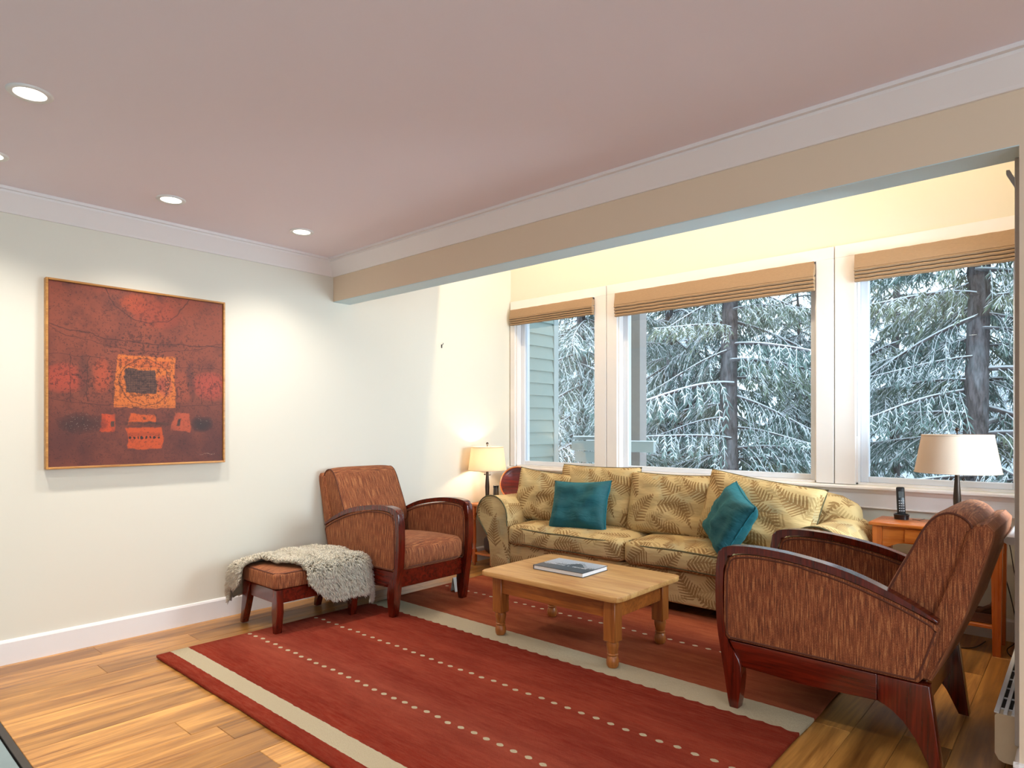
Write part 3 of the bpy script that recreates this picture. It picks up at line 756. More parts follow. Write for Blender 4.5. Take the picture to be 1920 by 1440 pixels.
def grid_attr(name, C, NX, NZ, m, parent, fn):
    me = bpy.data.meshes.new(name)
    I, J = np.meshgrid(np.arange(NX+1), np.arange(NZ+1)); V = fn(I.ravel()/NX, J.ravel()/NZ)
    a = (np.arange(NZ)[:, None]*(NX+1)+np.arange(NX)[None, :]).ravel(); F = np.stack([a, a+1, a+NX+2, a+NX+1], 1)
    me.vertices.add(len(V)); me.vertices.foreach_set('co', V.astype(np.float32).ravel())
    me.loops.add(F.size); me.loops.foreach_set('vertex_index', F.ravel().astype(np.int32))
    me.polygons.add(len(F)); me.polygons.foreach_set('loop_start', np.arange(0, F.size, 4, dtype=np.int32))
    me.update(calc_edges=True)
    at = me.color_attributes.new('Col', 'FLOAT_COLOR', 'CORNER'); c = np.ones((len(F), 4, 4), np.float32); c[:, :, :3] = C.reshape(-1, 1, 3); at.data.foreach_set('color', c.ravel())
    return link(me, name, m, parent, smooth=0)
C, NX, NZ = canvas()
hw2, hh2 = hw-.013, hh-.013
grid_attr('canvas', C, NX, NZ, M['painting'], pt, lambda a, b: np.stack([np.full_like(a, .034), -hw2+2*hw2*a, hh2-2*hh2*b], 1))
bm = newbm(); box(bm, .005, .033, -hw2, hw2, -hh2, hh2); finish(bm, 'stretcher', M['paper'], pt, smooth=0)

# small wall things
ol = empty('wall_outlet', (XL, 2.46, .345), label='white wall outlet with a plugged-in adapter beside the armchair back', cat='outlet')
bm = newbm(); box(bm, 0, .006, -.036, .036, -.058, .058, bev=.003); finish(bm, 'cover_plate', M['white_pl'], ol, smooth=0)
bm = newbm(); box(bm, .006, .035, -.03, .03, .0, .045, bev=.006); finish(bm, 'adapter', M['white_pl'], ol, smooth=0)
bm = newbm(); tube(bm, [(XL, 3.98, 2.05), (XL+.02, 3.98, 2.05), (XL+.024, 3.98, 2.065)], .003, 6); tube(bm, [(XL+.003, 3.98, 2.02), (XL+.003, 3.98, 2.05)], .006, 6)
tag(finish(bm, 'picture_hook', M['bronze']), 'tiny picture hook alone on the bright wall left of the windows', 'hook')

# ------------------------------------------------------------------ rug
bm = rgrid(1.5, 1.375, .011, .009, 24)
bmesh.ops.translate(bm, vec=(0, 1.375, .0), verts=bm.verts)
for v_ in bm.verts:
    e = mn.noise(Vector((v_.co.x*3, v_.co.y*3, 0)))*.006; v_.co.x += e*(abs(v_.co.x) > 1.3); v_.co.y += e
tag(finish(bm, 'area_rug', M['rug'], smooth=60, loc=(-2.4, 1.37, .0113)), 'large red and rust wool area rug with cream stripes and dotted lines', 'rug')
RZ = .0225

# ------------------------------------------------------------------ armchairs
def sinus(P, n=6):
    """Catmull-Rom through a closed polyline"""
    out = []; m = len(P)
    for i in range(m-1):
        p0, p1, p2, p3 = [Vector(P[max(0, min(m-1, i+k))]) for k in (-1, 0, 1, 2)]
        for k in range(n):
            t = k/n; out.append(tuple(.5*((2*p1)+(-p0+p2)*t+(2*p0-5*p1+4*p2-p3)*t*t+(-p0+3*p1-3*p2+p3)*t**3)))
    out.append(tuple(P[-1])); return out
def slab(name, poly, y0, y1, m, parent, bev=.006, uv=True, bulge=0, smooth=40, seg=3):
    bm = newbm(); prism(bm, poly, y0, y1, 'y', bev=bev, seg=seg)
    return finish(bm, name, m, parent, smooth=smooth, uvbox=uv)
def armchair(label):
    ch = empty('armchair', label=label, cat='armchair')
    outer = sinus([(-.02, 0), (-.052, .2), (-.078, .36), (-.088, .52), (-.084, .65)], 4)+sinus([(-.078, .70), (-.055, .727), (-.01, .742), (.1, .749), (.27, .737), (.48, .697), (.67, .624), (.788, .560)], 4)
    inner = [(.784, .546)]+sinus([(.67, .600), (.48, .665), (.27, .705), (.1, .717), (.0, .708), (-.035, .690)], 4)+sinus([(-.048, .66), (-.052, .5), (-.042, .36), (-.03, .30), (.036, .2), (.018, 0)], 4)
    for s in (-1, 1):
        y0, y1 = sorted((s*.298, s*.352))
        slab('arm_frame', outer+inner, y0, y1, M['cherry_v'], ch, .007, False)
        rail = [(-.026, .308), (.58, .308), (.58, .205), (.30, .192), (.037, .2)]
        a, b = sorted((s*.308, s*.342)); slab('side_rail', rail, a, b, M['cherry'], ch, .003, False)
        a, b = sorted((s*.288, s*.342)); slab('rear_leg', [(.581, .308), (.757, .308), (.795, 0), (.757, 0), (.71, .10), (.675, .155), (.635, .188), (.581, .205)], a, b, M['cherry_v'], ch, .005, False)
        pan = sinus([(-.046, .33), (-.048, .5), (-.044, .64)], 3)+sinus([(-.03, .682), (.0, .700), (.1, .711), (.27, .700), (.48, .660), (.67, .595), (.775, .548)], 3)+[(.79, .53), (.735, .33), (.72, .312), (-.03, .312)]
        a, b = sorted((s*.302, s*.346)); p = slab('arm_panel', pan, a, b, M['chenille'], ch, .010)
        for sy in (a, b):
            o2 = [(x_+(.013 if x_ < .3 else -.012)*1, sy, z_-.010 if z_ > .4 else z_+.012) for x_, z_ in pan]
            bm = newbm(); tube(bm, o2, .0042, 6, closed=True); finish(bm, 'piping', M['piping'], p)
    bm = newbm(); box(bm, -.02, .012, -.298, .298, .195, .312, bev=.004); finish(bm, 'front_rail', M['cherry'], ch, smooth=0)
    bm = newbm(); box(bm, .70, .735, -.29, .29, .2, .30, bev=.004); finish(bm, 'back_rail', M['cherry'], ch, smooth=0)
    bm = newbm(); box(bm, .012, .70, -.298, .298, .285, .31); finish(bm, 'seat_deck', M['dark'], ch, smooth=0)
    def f(w, p):
        b = .03*(1-p[0]**2)*(1-p[1]**2) if p[2] > 0 else 0
        w.z += b-.010*(w.x/.32); w.x += (-.016*(1-p[1]**2)*(1-p[2]**2) if p[0] < 0 else 0); return w
    bm = rgrid(.335, .296, .088, .062, 14, f); sc = finish(bm, 'seat_cushion', M['chenille'], ch, smooth=180, loc=(.275, 0, .386), uvbox=True)
    for zz in (-.058,):
        pts = []
        for k in range(64):
            a = 2*PI*k/64; c, s_ = math.cos(a), math.sin(a); q = max(abs(c), abs(s_)); qx, qy = c/q, s_/q
            r_ = (abs(c)**6+abs(s_)**6)**(-1/6); pts.append((.328*c*r_ -(.014 if c < 0 else 0), .290*s_*r_, zz-.010*(c*r_)))
        bm = newbm(); tube(bm, pts, .004, 6, closed=True); finish(bm, 'piping', M['piping'], sc)
    slab('back_frame', [(.665, .312), (.755, .312), (.86, .58), (.945, .87), (.948, .905), (.926, .93), (.895, .926), (.865, .895), (.80, .66)], -.305, .305, M['chenille'], ch, .022, seg=4)
    # back cushion built in side profile, bulged towards the sitter
    prof = sinus([(.58, .54), (.585, .61), (.625, .70), (.68, .81), (.725, .90), (.77, .955), (.825, .974), (.88, .950), (.90, .90), (.86, .78), (.815, .64), (.77, .53), (.68, .51), (.58, .54)], 4)[:-1]
    bm = newbm(); n = 14; R = []; cx, cz = .76, .77
    for i in range(n+1):
        u = -1+2*i/n; k = (1-abs(u)**5*.10); y = .288*u
        R.append([bm.verts.new((cx+(px-cx)*k-(.012*(1-u*u) if px < .75 else 0), y, cz+(pz-cz)*(1-abs(u)**5*.05))) for px, pz in prof])
    for A, B in zip(R, R[1:]):
        for k in range(len(prof)): bm.faces.new((A[k], B[k], B[(k+1) % len(prof)], A[(k+1) % len(prof)]))
    bm.faces.new(R[0]); bm.faces.new(R[-1])
    es = [e for e in bm.edges if len(e.link_faces) == 2 and any(len(f_.verts) > 4 for f_ in e.link_faces)]
    bmesh.ops.bevel(bm, geom=es, offset=.012, segments=3, affect='EDGES', profile=.5)
    bc = finish(bm, 'back_cushion', M['chenille'], ch, smooth=60, uvbox=True)
    for sy in (-1, 1):
        bm = newbm(); tube(bm, [(cx+(px-cx)*.88, sy*.288, cz+(pz-cz)*.935) for px, pz in prof], .0045, 6, closed=True); finish(bm, 'piping', M['piping'], bc)
    return ch
chR = armchair('brown chenille armchair with cherry arms, seen from behind at right foreground')
chR.location = (-1.195, 3.212, .0); chR.rotation_euler.z = math.radians(-1.2)
chL = copy_tree(chR); chL['label'] = 'brown chenille armchair with cherry arms against the left wall, facing right'
chL.location = (-3.492, 3.035, .002); chL.rotation_euler.z = math.radians(180.8)
chR['group'] = chL['group'] = 'matching armchairs'
chR.location.z = .014; chL.location.z = .014

# ------------------------------------------------------------------ ottoman + sheepskin
ot = empty('ottoman', (-3.93, 2.285, .006), label='small cherry-legged brown ottoman under the sheepskin', cat='ottoman')
OX, OY = .215, .295
for sx in (-1, 1):
    for sy in (-1, 1):
        y0, y1 = sorted((sy*(OY-.045), sy*OY))
        if sx > 0: poly = [(OX-.05, .285), (OX+.004, .285), (OX+.014, .15), (OX-.012, 0), (OX-.045, 0), (OX-.058, .14)]
        else: poly = [(-OX+.09, .285), (-OX-.004, .285), (-OX-.05, 0), (-OX-.015, 0), (-OX+.03, .12), (-OX+.055, .19)]
        slab('leg', poly, y0, y1, M['cherry_v'], ot, .006, False)
bm = newbm()
for sy in (-1, 1):
    y0, y1 = sorted((sy*(OY-.035), sy*(OY-.008))); bm = newbm(); box(bm, -OX+.09, OX-.052, y0, y1, .20, .285, bev=.003); finish(bm, 'rail', M['cherry'], ot, smooth=0)
for sx in (-1, 1):
    x0, x1 = sorted((sx*(OX-.035), sx*(OX-.008))); bm = newbm(); box(bm, x0, x1, -OY+.046, OY-.046, .20, .285, bev=.003); finish(bm, 'rail', M['cherry'], ot, smooth=0)
def f(w, p):
    if p[2] > 0: w.z += .022*(1-p[0]**2)*(1-p[1]**2)
    return w
bm = rgrid(OX+.008, OY+.008, .052, .022, 12, f); oc = finish(bm, 'cushion', M['chenille'], ot, smooth=180, loc=(0, 0, .337), uvbox=True)
bm = newbm(); q = [(-OX, -OY), (OX, -OY), (OX, OY), (-OX, OY)]; pts = []
for i in range(4):
    a, b = Vector(q[i]), Vector(q[(i+1) % 4])
    for k in range(1, 12): c = a.lerp(b, k/12); pts.append((c.x, c.y, .047))
tube(bm, pts, .0045, 6, closed=True); finish(bm, 'piping', M['piping'], oc)

def sheepskin():
    O = np.array([-3.93, 2.285]); top = .40
    outline = [(-4.33, 1.86), (-4.38, 2.02), (-4.34, 2.16), (-4.24, 2.24), (-4.22, 2.40), (-4.26, 2.55), (-4.16, 2.72), (-3.98, 2.80), (-3.82, 2.80), (-3.66, 2.82), (-3.52, 2.76), (-3.47, 2.62), (-3.47, 2.42), (-3.50, 2.27), (-3.60, 2.19),
               (-3.70, 2.17), (-3.80, 2.10), (-3.92, 2.07), (-4.00, 2.05), (-4.04, 1.98), (-4.04, 1.84), (-4.10, 1.765), (-4.22, 1.78)]
    poly = [Vector((a, b, 0)) for a, b in outline]; poly = sinus([tuple(p) for p in poly]+[tuple(poly[0])], 4)[:-1]
    P = np.array([(p[0], p[1]) for p in poly])
    def inside(x, y):
        c = False; n = len(P); j = n-1
        for i in range(n):
            if (P[i, 1] > y) != (P[j, 1] > y) and x < (P[j, 0]-P[i, 0])*(y-P[i, 1])/(P[j, 1]-P[i, 1])+P[i, 0]: c = not c
            j = i
        return c
    def dist(x, y):
        A = P; B = np.roll(P, -1, 0); d = B-A; t_ = np.clip(((x-A[:, 0])*d[:, 0]+(y-A[:, 1])*d[:, 1])/(d**2).sum(1), 0, 1)
        return np.hypot(A[:, 0]+t_*d[:, 0]-x, A[:, 1]+t_*d[:, 1]-y).min()
    rr = .05
    def bend(s, half):                      # distance past the edge -> (horizontal, drop)
        if abs(s) <= half: return s, 0.
        e = abs(s)-half; a = min(e/rr, PI/2*.93); h = rr*math.sin(a); dz = rr*(1-math.cos(a))
        rest = max(0, e-rr*PI/2*.93); h += rest*math.cos(PI/2*.93); dz += rest*math.sin(PI/2*.93)
        return math.copysign(half+h, s), dz
    def M3(x, y, off=0.):
        sx, dx = bend(x-O[0], OX-.02); sy, dy = bend(y-O[1], OY-.0)
        wav = .008*math.sin(x*23+y*9)+.006*math.sin(y*31)
        z = top+.012-dx*1.0-dy*.75+wav+.018*max(0, 1-((x+3.93)/.2)**2)*max(0, 1-((y-2.3)/.3)**2)
        return Vector((O[0]+sx, O[1]+sy, z))
    def norm(x, y):
        e = .004; a = M3(x+e, y)-M3(x-e, y); b = M3(x, y+e)-M3(x, y-e); n_ = a.cross(b); n_.normalize(); return n_
    step = .022; bm = newbm(); vt = {}; vb = {}
    xs = np.arange(-4.46, -3.42, step); ys = np.arange(1.70, 2.86, step); cells = []
    for i, x in enumerate(xs):
        for j, y in enumerate(ys):
            if inside(x+step/2, y+step/2): cells.append((i, j))
    def V(i, j):
        if (i, j) not in vt:
            x, y = xs[0]+i*step, ys[0]+j*step; p = M3(x, y); n_ = norm(x, y); vt[i, j] = bm.verts.new(p+n_*.012); vb[i, j] = bm.verts.new(p+n_*.002)
        return vt[i, j], vb[i, j]
    cs = set(cells)
    for i, j in cells:
        q = [V(i, j), V(i+1, j), V(i+1, j+1), V(i, j+1)]
        bm.faces.new([a[0] for a in q]); bm.faces.new([a[1] for a in q][::-1])
        for (di, dj), (a, b) in (((0, -1), (0, 1)), ((1, 0), (1, 2)), ((0, 1), (2, 3)), ((-1, 0), (3, 0))):
            if (i+di, j+dj) not in cs: bm.faces.new((q[a][0], q[b][0], q[b][1], q[a][1]))
    bmesh.ops.recalc_face_normals(bm, faces=bm.faces)
    me = bpy.data.meshes.new('hide'); bm.to_mesh(me); bm.free()
    sk = empty('sheepskin', (0, 0, .006), label='shaggy grey-beige sheepskin draped over the ottoman', cat='sheepskin')
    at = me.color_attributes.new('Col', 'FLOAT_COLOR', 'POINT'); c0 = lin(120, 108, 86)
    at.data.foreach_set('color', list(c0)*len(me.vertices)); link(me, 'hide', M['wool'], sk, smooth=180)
    r = random.Random(4); verts = []; faces = []; cols = []
    cnt = 0
    while cnt < 19000:
        x, y = r.uniform(-4.46, -3.42), r.uniform(1.70, 2.86)
        if not inside(x, y): continue
        cnt += 1
        d = dist(x, y); p = M3(x, y); n_ = norm(x, y)
        curl = Vector((mn.noise(Vector((x*22, y*22, 3))), mn.noise(Vector((x*22, y*22, 9))), 0))*1.2
        dirn = (n_*1.0+curl*.9+Vector((r.uniform(-.35, .35), r.uniform(-.35, .35), r.uniform(-.3, .1)))+Vector((0, 0, -.45))*(1-abs(n_.z))).normalized()
        Lf = r.uniform(.030, .050)*(.75+.25*min(1, d/.05)); w = r.uniform(.003, .0052)
        s1 = dirn.cross(Vector((r.uniform(-1, 1), r.uniform(-1, 1), r.uniform(-1, 1)))).normalized(); s2 = dirn.cross(s1)
        base = p+n_*.008; mid = base+dirn*Lf*.55; tip = base+dirn*Lf+Vector((0, 0, -Lf*.3))+s1*Lf*.2
        b0 = len(verts)
        for q_, ww in ((base, w), (mid, w*.9)):
            for k in range(3):
                a = 2*PI*k/3; verts.append(q_+(s1*math.cos(a)+s2*math.sin(a))*ww)
        verts.append(tip)
        for k in range(3): faces.append((b0+k, b0+(k+1) % 3, b0+3+(k+1) % 3, b0+3+k)); faces.append((b0+3+k, b0+3+(k+1) % 3, b0+6))
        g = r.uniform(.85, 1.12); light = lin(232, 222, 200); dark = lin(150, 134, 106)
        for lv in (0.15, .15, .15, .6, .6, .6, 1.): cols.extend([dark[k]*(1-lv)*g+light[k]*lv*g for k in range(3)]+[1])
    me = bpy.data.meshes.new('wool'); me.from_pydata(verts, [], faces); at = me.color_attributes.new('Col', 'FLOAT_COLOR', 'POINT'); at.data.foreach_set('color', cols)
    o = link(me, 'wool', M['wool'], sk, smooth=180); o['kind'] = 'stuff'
sheepskin()

# ------------------------------------------------------------------ coffee table
ct = empty('coffee_table', (-2.29, 3.17, RZ), label='low honey pine coffee table with turned feet on the rug', cat='coffee table')
tx, ty = .495, .35; c = .045
bm = newbm(); prism(bm, [(-tx+c, -ty), (tx-c, -ty), (tx-.012, -ty+.012), (tx, -ty+c), (tx, ty-c), (tx-.012, ty-.012), (tx-c, ty), (-tx+c, ty), (-tx+.012, ty-.012), (-tx, ty-c), (-tx, -ty+c), (-tx+.012, -ty+.012)], .368, .398, 'z', bev=.005)
finish(bm, 'tabletop', M['pine_top'], ct, smooth=30)
lx, ly = .405, .255
for sx in (-1, 1):
    for sy in (-1, 1):
        bm = newbm(); box(bm, sx*lx-.037, sx*lx+.037, sy*ly-.037, sy*ly+.037, .14, .367, bev=.004)
        lathe(bm, [(.012, 0), (.026, .002), (.033, .016), (.034, .035), (.029, .055), (.024, .062), (.030, .067), (.030, .072), (.026, .076), (.031, .10), (.035, .125), (.032, .14)], sx*lx, sy*ly, 20)
        finish(bm, 'leg', M['pine_v'], ct, smooth=40)
for sy in (-1, 1):
    bm = newbm(); box(bm, -lx+.035, lx-.035, sy*(ly+.012)-.011, sy*(ly+.012)+.011, .262, .367, bev=.002); finish(bm, 'apron', M['pine'], ct, smooth=0)
for sx in (-1, 1):
    bm = newbm(); box(bm, sx*(lx+.012)-.011, sx*(lx+.012)+.011, -ly+.035, ly-.035, .262, .367, bev=.002); finish(bm, 'apron', M['pine'], ct, smooth=0)

# book on the table
bk = empty('book', (-2.375, 3.20, RZ+.3985), math.radians(1), label='large hardback book with a grey mountain cover on the coffee table', cat='book')
bx, by = .185, .135
bm = newbm(); box(bm, -bx, bx, -by, by, .0, .003, bev=.001); box(bm, -bx, bx, -by, by, .024, .027, bev=.001); box(bm, -bx-.001, -bx+.003, -by, by, .001, .026, bev=.001)
finish(bm, 'cover_boards', simple('dark_book_boards', lin(48, 46, 52), .35), bk, smooth=0)
bm = newbm(); box(bm, -bx+.003, bx-.005, -by+.005, by-.005, .003, .024); finish(bm, 'pages', M['paper'], bk, smooth=0)
def cover():
    NX, NZ = 120, 90; u, v = np.meshgrid((np.arange(NX)+.5)/NX, (np.arange(NZ)+.5)/NZ); L = lambda *c: np.array(lin(*c)[:3])
    r = np.random.RandomState(2); ridge = .42+.10*np.sin(u*6+1)+.06*np.sin(u*17)-.16*np.exp(-((u-.55)/.1)**2)
    C = np.where((v < ridge)[..., None], L(196, 202, 212)*(1-.3*v[..., None]), L(86, 92, 102)*(1-.35*(v-ridge)[..., None]))
    C = C*(1+.25*(r.rand(NZ, NX)[..., None]-.5))
    m = (v < ridge+.1) & (v > ridge) & (r.rand(NZ, NX) < .45); C[m] = L(222, 226, 232)
    for x0, x1, y in ((.14, .46, .60), (.50, .56, .60), (.60, .90, .60)):
        for k in range(int((x1-x0)/.035)):
            X = x0+k*.035; C[(np.abs(v-y) < .035) & (u > X) & (u < X+.022) & ~((np.abs(v-y) < .012) & (u > X+.008) & (k % 2 == 0))] = L(236, 236, 240)
    return C, NX, NZ
C, NX, NZ = cover()
grid_attr('cover_print', C, NX, NZ, M['cover'], bk, lambda a, b: np.stack([-bx+.002+(2*bx-.004)*a, by-.002-(2*by-.004)*b, np.full_like(a, .0274)], 1))

# ------------------------------------------------------------------ sofa
SX0, SX1, SYF, SYB = -4.02, -1.02, 4.05, 4.86; SM = (SX0+SX1)/2
sofa = empty('sofa', (SM, 0, 0), label='long rolled-arm sofa in tan fern-print fabric under the windows', cat='sofa')
def S_(x): return x-SM
FR = M['fern']
# base
bm = rgrid((SX1-SX0)/2-.19, (SYB-SYF)/2-.015, .115, .02, 16); finish(bm, 'base', FR, sofa, smooth=60, loc=(0, (SYF+SYB)/2, .195), uvbox=True)
for s in (-1, 1):
    cxa = s*(-1.5+.18)*-1
    # outline of the arm front: scroll on top, straight stem below (in local x mirrored by s)
    prof = []
    r = .178; cx_, cz_ = 0, .53
    for k in range(25):
        a = math.radians(-62+ (62+ 242-62+ 5)*k/24)      # from lower inner side over the top to lower outer side
        prof.append((cx_+r*math.cos(a), cz_+r*math.sin(a)))
    prof = [(.19, .085), (.19, .30), (.182, .46)]+[p for p in prof if p[1] > .47 or p[0] < 0]+[(-.05, .36), (-.035, .30), (-.02, .085)]
    P = [(S_(SX0)+.18+x_, z_) if s < 0 else (-(S_(SX0)+.18+x_), z_) for x_, z_ in prof]
    bm = newbm(); n = 10; R = []
    for i in range(n+1):
        Y = SYF-.01+(SYB-.06-SYF)*i/n
        R.append([bm.verts.new((px, Y, pz-.012*math.sin(PI*i/n)*(pz > .5)+.006*mn.noise(Vector((px*6, Y*7, pz*6))))) for px, pz in P])
    for A, B in zip(R, R[1:]):
        for k in range(len(P)): bm.faces.new((A[k], B[k], B[(k+1) % len(P)], A[(k+1) % len(P)]))
    bm.faces.new(R[0]); bm.faces.new(R[-1])
    es = [e for e in bm.edges if any(len(f_.verts) > 4 for f_ in e.link_faces)]
    bmesh.ops.bevel(bm, geom=es, offset=.012, segments=2, affect='EDGES', profile=.5)
    am = finish(bm, 'arm', FR, sofa, smooth=50, uvbox=True)
    bm = newbm(); tube(bm, [(px, SYF-.014, pz) for px, pz in P[2:-2]], .0055, 6); finish(bm, 'welt', M['welt'], am)
# back
def f(w, p):
    w.z -= .05*max(0, abs(p[0])-.8)/.2*(p[2] > 0); w.z += .006*mn.noise(Vector((w.x*3, w.y*3, w.z*3))); return w
bm = rgrid(1.40, .135, .375, .10, 18, f); finish(bm, 'back', FR, sofa, smooth=180, loc=(0, 4.725, .485), uvbox=True)
# seat cushions
for s in (-1, 1):
    def f(w, p):
        if p[2] > 0: w.z += .03*(1-p[0]**4)*(1-p[1]**2)
        w.z += .008*mn.noise(Vector((w.x*3+s*5, w.y*3, 1))); w.y -= .014*(1-p[0]**2)*(p[1] < 0)*(1-p[2]**2); return w
    hx = (3.0-.74)/4-.004
    bm = rgrid(hx, .325, .085, .045, 18, f); sc = finish(bm, 'seat_cushion', FR, sofa, smooth=180, loc=(s*(hx+.004), 4.345, .392), uvbox=True)
    for zz in (-.058, .058):
        pts = []
        for k in range(80):
            a = 2*PI*k/80; cc, ss = math.cos(a), math.sin(a); q_ = (abs(cc)**8+abs(ss)**8)**(-1/8)
            X, Y = (hx-.008)*cc*q_, .317*ss*q_; pts.append((X, Y-(.010*(1-(X/hx)**2) if ss < -.5 else 0), zz+.008*mn.noise(Vector((X*3+s*5, Y*3, 1)))+(.004 if zz > 0 else 0)))
        bm = newbm(); tube(bm, pts, .0055, 6, closed=True); finish(bm, 'welt', M['welt'], sc)
# feet
for sx in (-1, 1):
    for Y in (SYF+.06, SYB-.1):
        bm = newbm(); lathe(bm, [(.02, RZ if Y < 4.1 else .0), (.026, .04), (.03, .083)], sx*1.26, Y, 12); finish(bm, 'foot', M['black'], sofa)
# back cushions (removable, so things of their own)
def cushion(name, w, h, th, loc, rot, m, label, seed, pinch=.05, weltm=None, cat='cushion', group=None, power=.42, wr=.012):
    c_ = empty(name, loc, label=label, cat=cat, group=group); c_.rotation_euler = [math.radians(a) for a in rot]
    bm = pillow_bm(w, h, th, seed, pinch, power=power, wr=wr); finish(bm, 'cushion_cover', m, c_, smooth=180, uvbox=True)
    bm = pillow_edge(w, h, pinch); finish(bm, 'welt', weltm or M['welt'], c_)
    return c_
G_ = 'fern-print back cushions'
cushion('back_cushion', .76, .52, .21, (-3.05, 4.50, .715), (-10, 0, 2), FR, 'fern-print back cushion partly behind the left teal pillow', 2, group=G_, power=.33)
cushion('back_cushion', .72, .49, .23, (-2.365, 4.47, .70), (-12, 0, 0), FR, 'fern-print back cushion in the middle of the sofa between the teal pillows', 3, group=G_, power=.33)
cushion('back_cushion', .82, .50, .22, (-1.69, 4.43, .70), (-16, 7, -4), FR, 'slumped fern-print back cushion behind the right teal pillow', 4, group=G_, power=.33)
cushion('back_cushion', .60, .46, .16, (-3.52, 4.385, .69), (-16, 5, 12), FR, 'square fern-print cushion leaning in the sofa\'s left corner', 5, .07, group=G_)
cushion('throw_pillow', .53, .42, .17, (-3.06, 4.245, .660), (-20, -3, 6), M['teal'], 'teal velvet pillow leaning in the sofa\'s left half', 6, .09, M['teal_welt'], 'pillow', 'teal velvet pillows', .5, .014)
cushion('throw_pillow', .46, .42, .20, (-1.79, 4.19, .675), (-26, 16, -52), M['teal'], 'teal velvet pillow tilted on its corner in the sofa\'s right half', 7, .09, M['teal_welt'], 'pillow', 'teal velvet pillows', .5, .014)

# ------------------------------------------------------------------ lamps
M['shade_off'] = shade_mat('unlit_linen_lampshade', lin(224, 202, 182), .3)
def table_lamp(loc, r1, r0, hs, zb, label, lit, pull=True):
    l = empty('table_lamp', loc, label=label, cat='lamp')
    bm = newbm(); lathe(bm, [(.001, .0), (.075, .0), (.078, .008), (.06, .018), (.022, .026), (.017, .05), (.021, zb*.5), (.014, zb*.85), (.011, zb+.01)], n=20); finish(bm, 'base', M['bronze'], l)
    sm_ = M['shade'] if lit else M['shade_off']
    bm = newbm(); lathe(bm, [(r1, zb), (r0, zb+hs)], n=48, cap=False); lathe(bm, [(r1-.002, zb), (r0-.002, zb+hs)], n=48, cap=False); sh = finish(bm, 'shade', sm_, l, smooth=60)
    for zz, rr_ in ((zb+.003, r1+.0006), (zb+hs-.006, r0+.0012)):
        bm = newbm(); tube(bm, [(rr_*math.cos(2*PI*k/48), rr_*math.sin(2*PI*k/48), zz) for k in range(48)], .0026, 6, closed=True); finish(bm, 'shade_rim', sm_, sh)
    bm = newbm(); tube(bm, [(0, 0, zb), (0, 0, zb+hs+.012)], .003, 6)
    for k in range(3): a = 2*PI*k/3; tube(bm, [(0, 0, zb+hs-.012), ((r0-.002)*math.cos(a), (r0-.002)*math.sin(a), zb+hs-.008)], .0018, 5)
    finish(bm, 'harp', M['bronze'], l)
    bm = newbm(); lathe(bm, [(.001, zb+hs+.008), (.007, zb+hs+.012), (.005, zb+hs+.018), (.012, zb+hs+.026), (.012, zb+hs+.034), (.001, zb+hs+.044)], n=12); finish(bm, 'finial', M['bronze'], l)
    for s in (-1, 1):
        bm = newbm(); tube(bm, [(s*.03, 0, zb+.05), (s*.032, 0, zb-.032)], .0012, 5); lathe(bm, [(.001, zb-.048), (.008, zb-.044), (.008, zb-.036), (.001, zb-.030)], s*.032, 0, 8); finish(bm, 'pull_chain', M['bronze'], l)
    if lit: lamp('bulb', 'POINT', (0, 0, zb+hs*.45), LAMP_POWER, LAMP_COL, .025, parent=l)
    return l
TZ = .705
table_lamp((-.590, 4.70, TZ), .222, .182, .232, .316, 'large unlit table lamp with a cream shade in front of the right window', False).scale = (1, 1, 1)
TLZ = .578
table_lamp((-4.212, 4.37, TLZ), .180, .150, .222, .312, 'lit table lamp glowing in the left corner beside the sofa', True)

# ------------------------------------------------------------------ right end table
et = empty('end_table', (-.685, 4.69, 0), label='orange cherry side table with a drawer and low shelf behind the right armchair', cat='side table')
hx, hy = .345, .175
bm = newbm(); box(bm, -hx, hx, -hy, hy, TZ-.022, TZ, bev=.006, seg=2); finish(bm, 'tabletop', M['maple'], et, smooth=30)
for sx in (-1, 1):
    for sy in (-1, 1):
        bm = newbm(); X, Y = sx*(hx-.045), sy*(hy-.042)
        vs = box(bm, X-.027, X+.027, Y-.027, Y+.027, 0, TZ-.0225, bev=.003)
        for v_ in bm.verts:
            if v_.co.z < .01: v_.co.x = X+(v_.co.x-X)*.72; v_.co.y = Y+(v_.co.y-Y)*.72
        finish(bm, 'leg', M['maple_v'], et, smooth=0)
def arch_apron(L, axis, pos, nm):
    bm = newbm(); P = [(-L, TZ-.023), (-L, TZ-.155)]+[(-L+.02+(2*L-.04)*k/16, TZ-.155+.035*min(1, math.sin(PI*(k)/16)*2.2)) for k in range(17)]+[(L, TZ-.155), (L, TZ-.023)]
    prism(bm, P, pos-.009, pos+.009, axis); return finish(bm, nm, M['maple'], et, smooth=0)
arch_apron(hx-.073, 'y', -hy+.035, 'apron'); arch_apron(hx-.073, 'y', hy-.035, 'apron'); arch_apron(hy-.07, 'x', -hx+.04, 'apron'); arch_apron(hy-.07, 'x', hx-.04, 'apron')
bm = newbm(); box(bm, -.15, .15, -hy+.018, -hy+.027, TZ-.115, TZ-.03, bev=.002); dr = finish(bm, 'drawer', M['maple'], et, smooth=0)
bm = newbm(); tube(bm, [(0, -hy+.018, TZ-.07), (0, -hy+.004, TZ-.07), (0, -hy-.004, TZ-.07)], [.005, .006, .010], 10); finish(bm, 'knob', M['bronze'], dr)
bm = newbm(); box(bm, -hx+.05, hx-.05, -hy+.05, hy-.05, .145, .163, bev=.002); finish(bm, 'shelf', M['maple'], et, smooth=0)
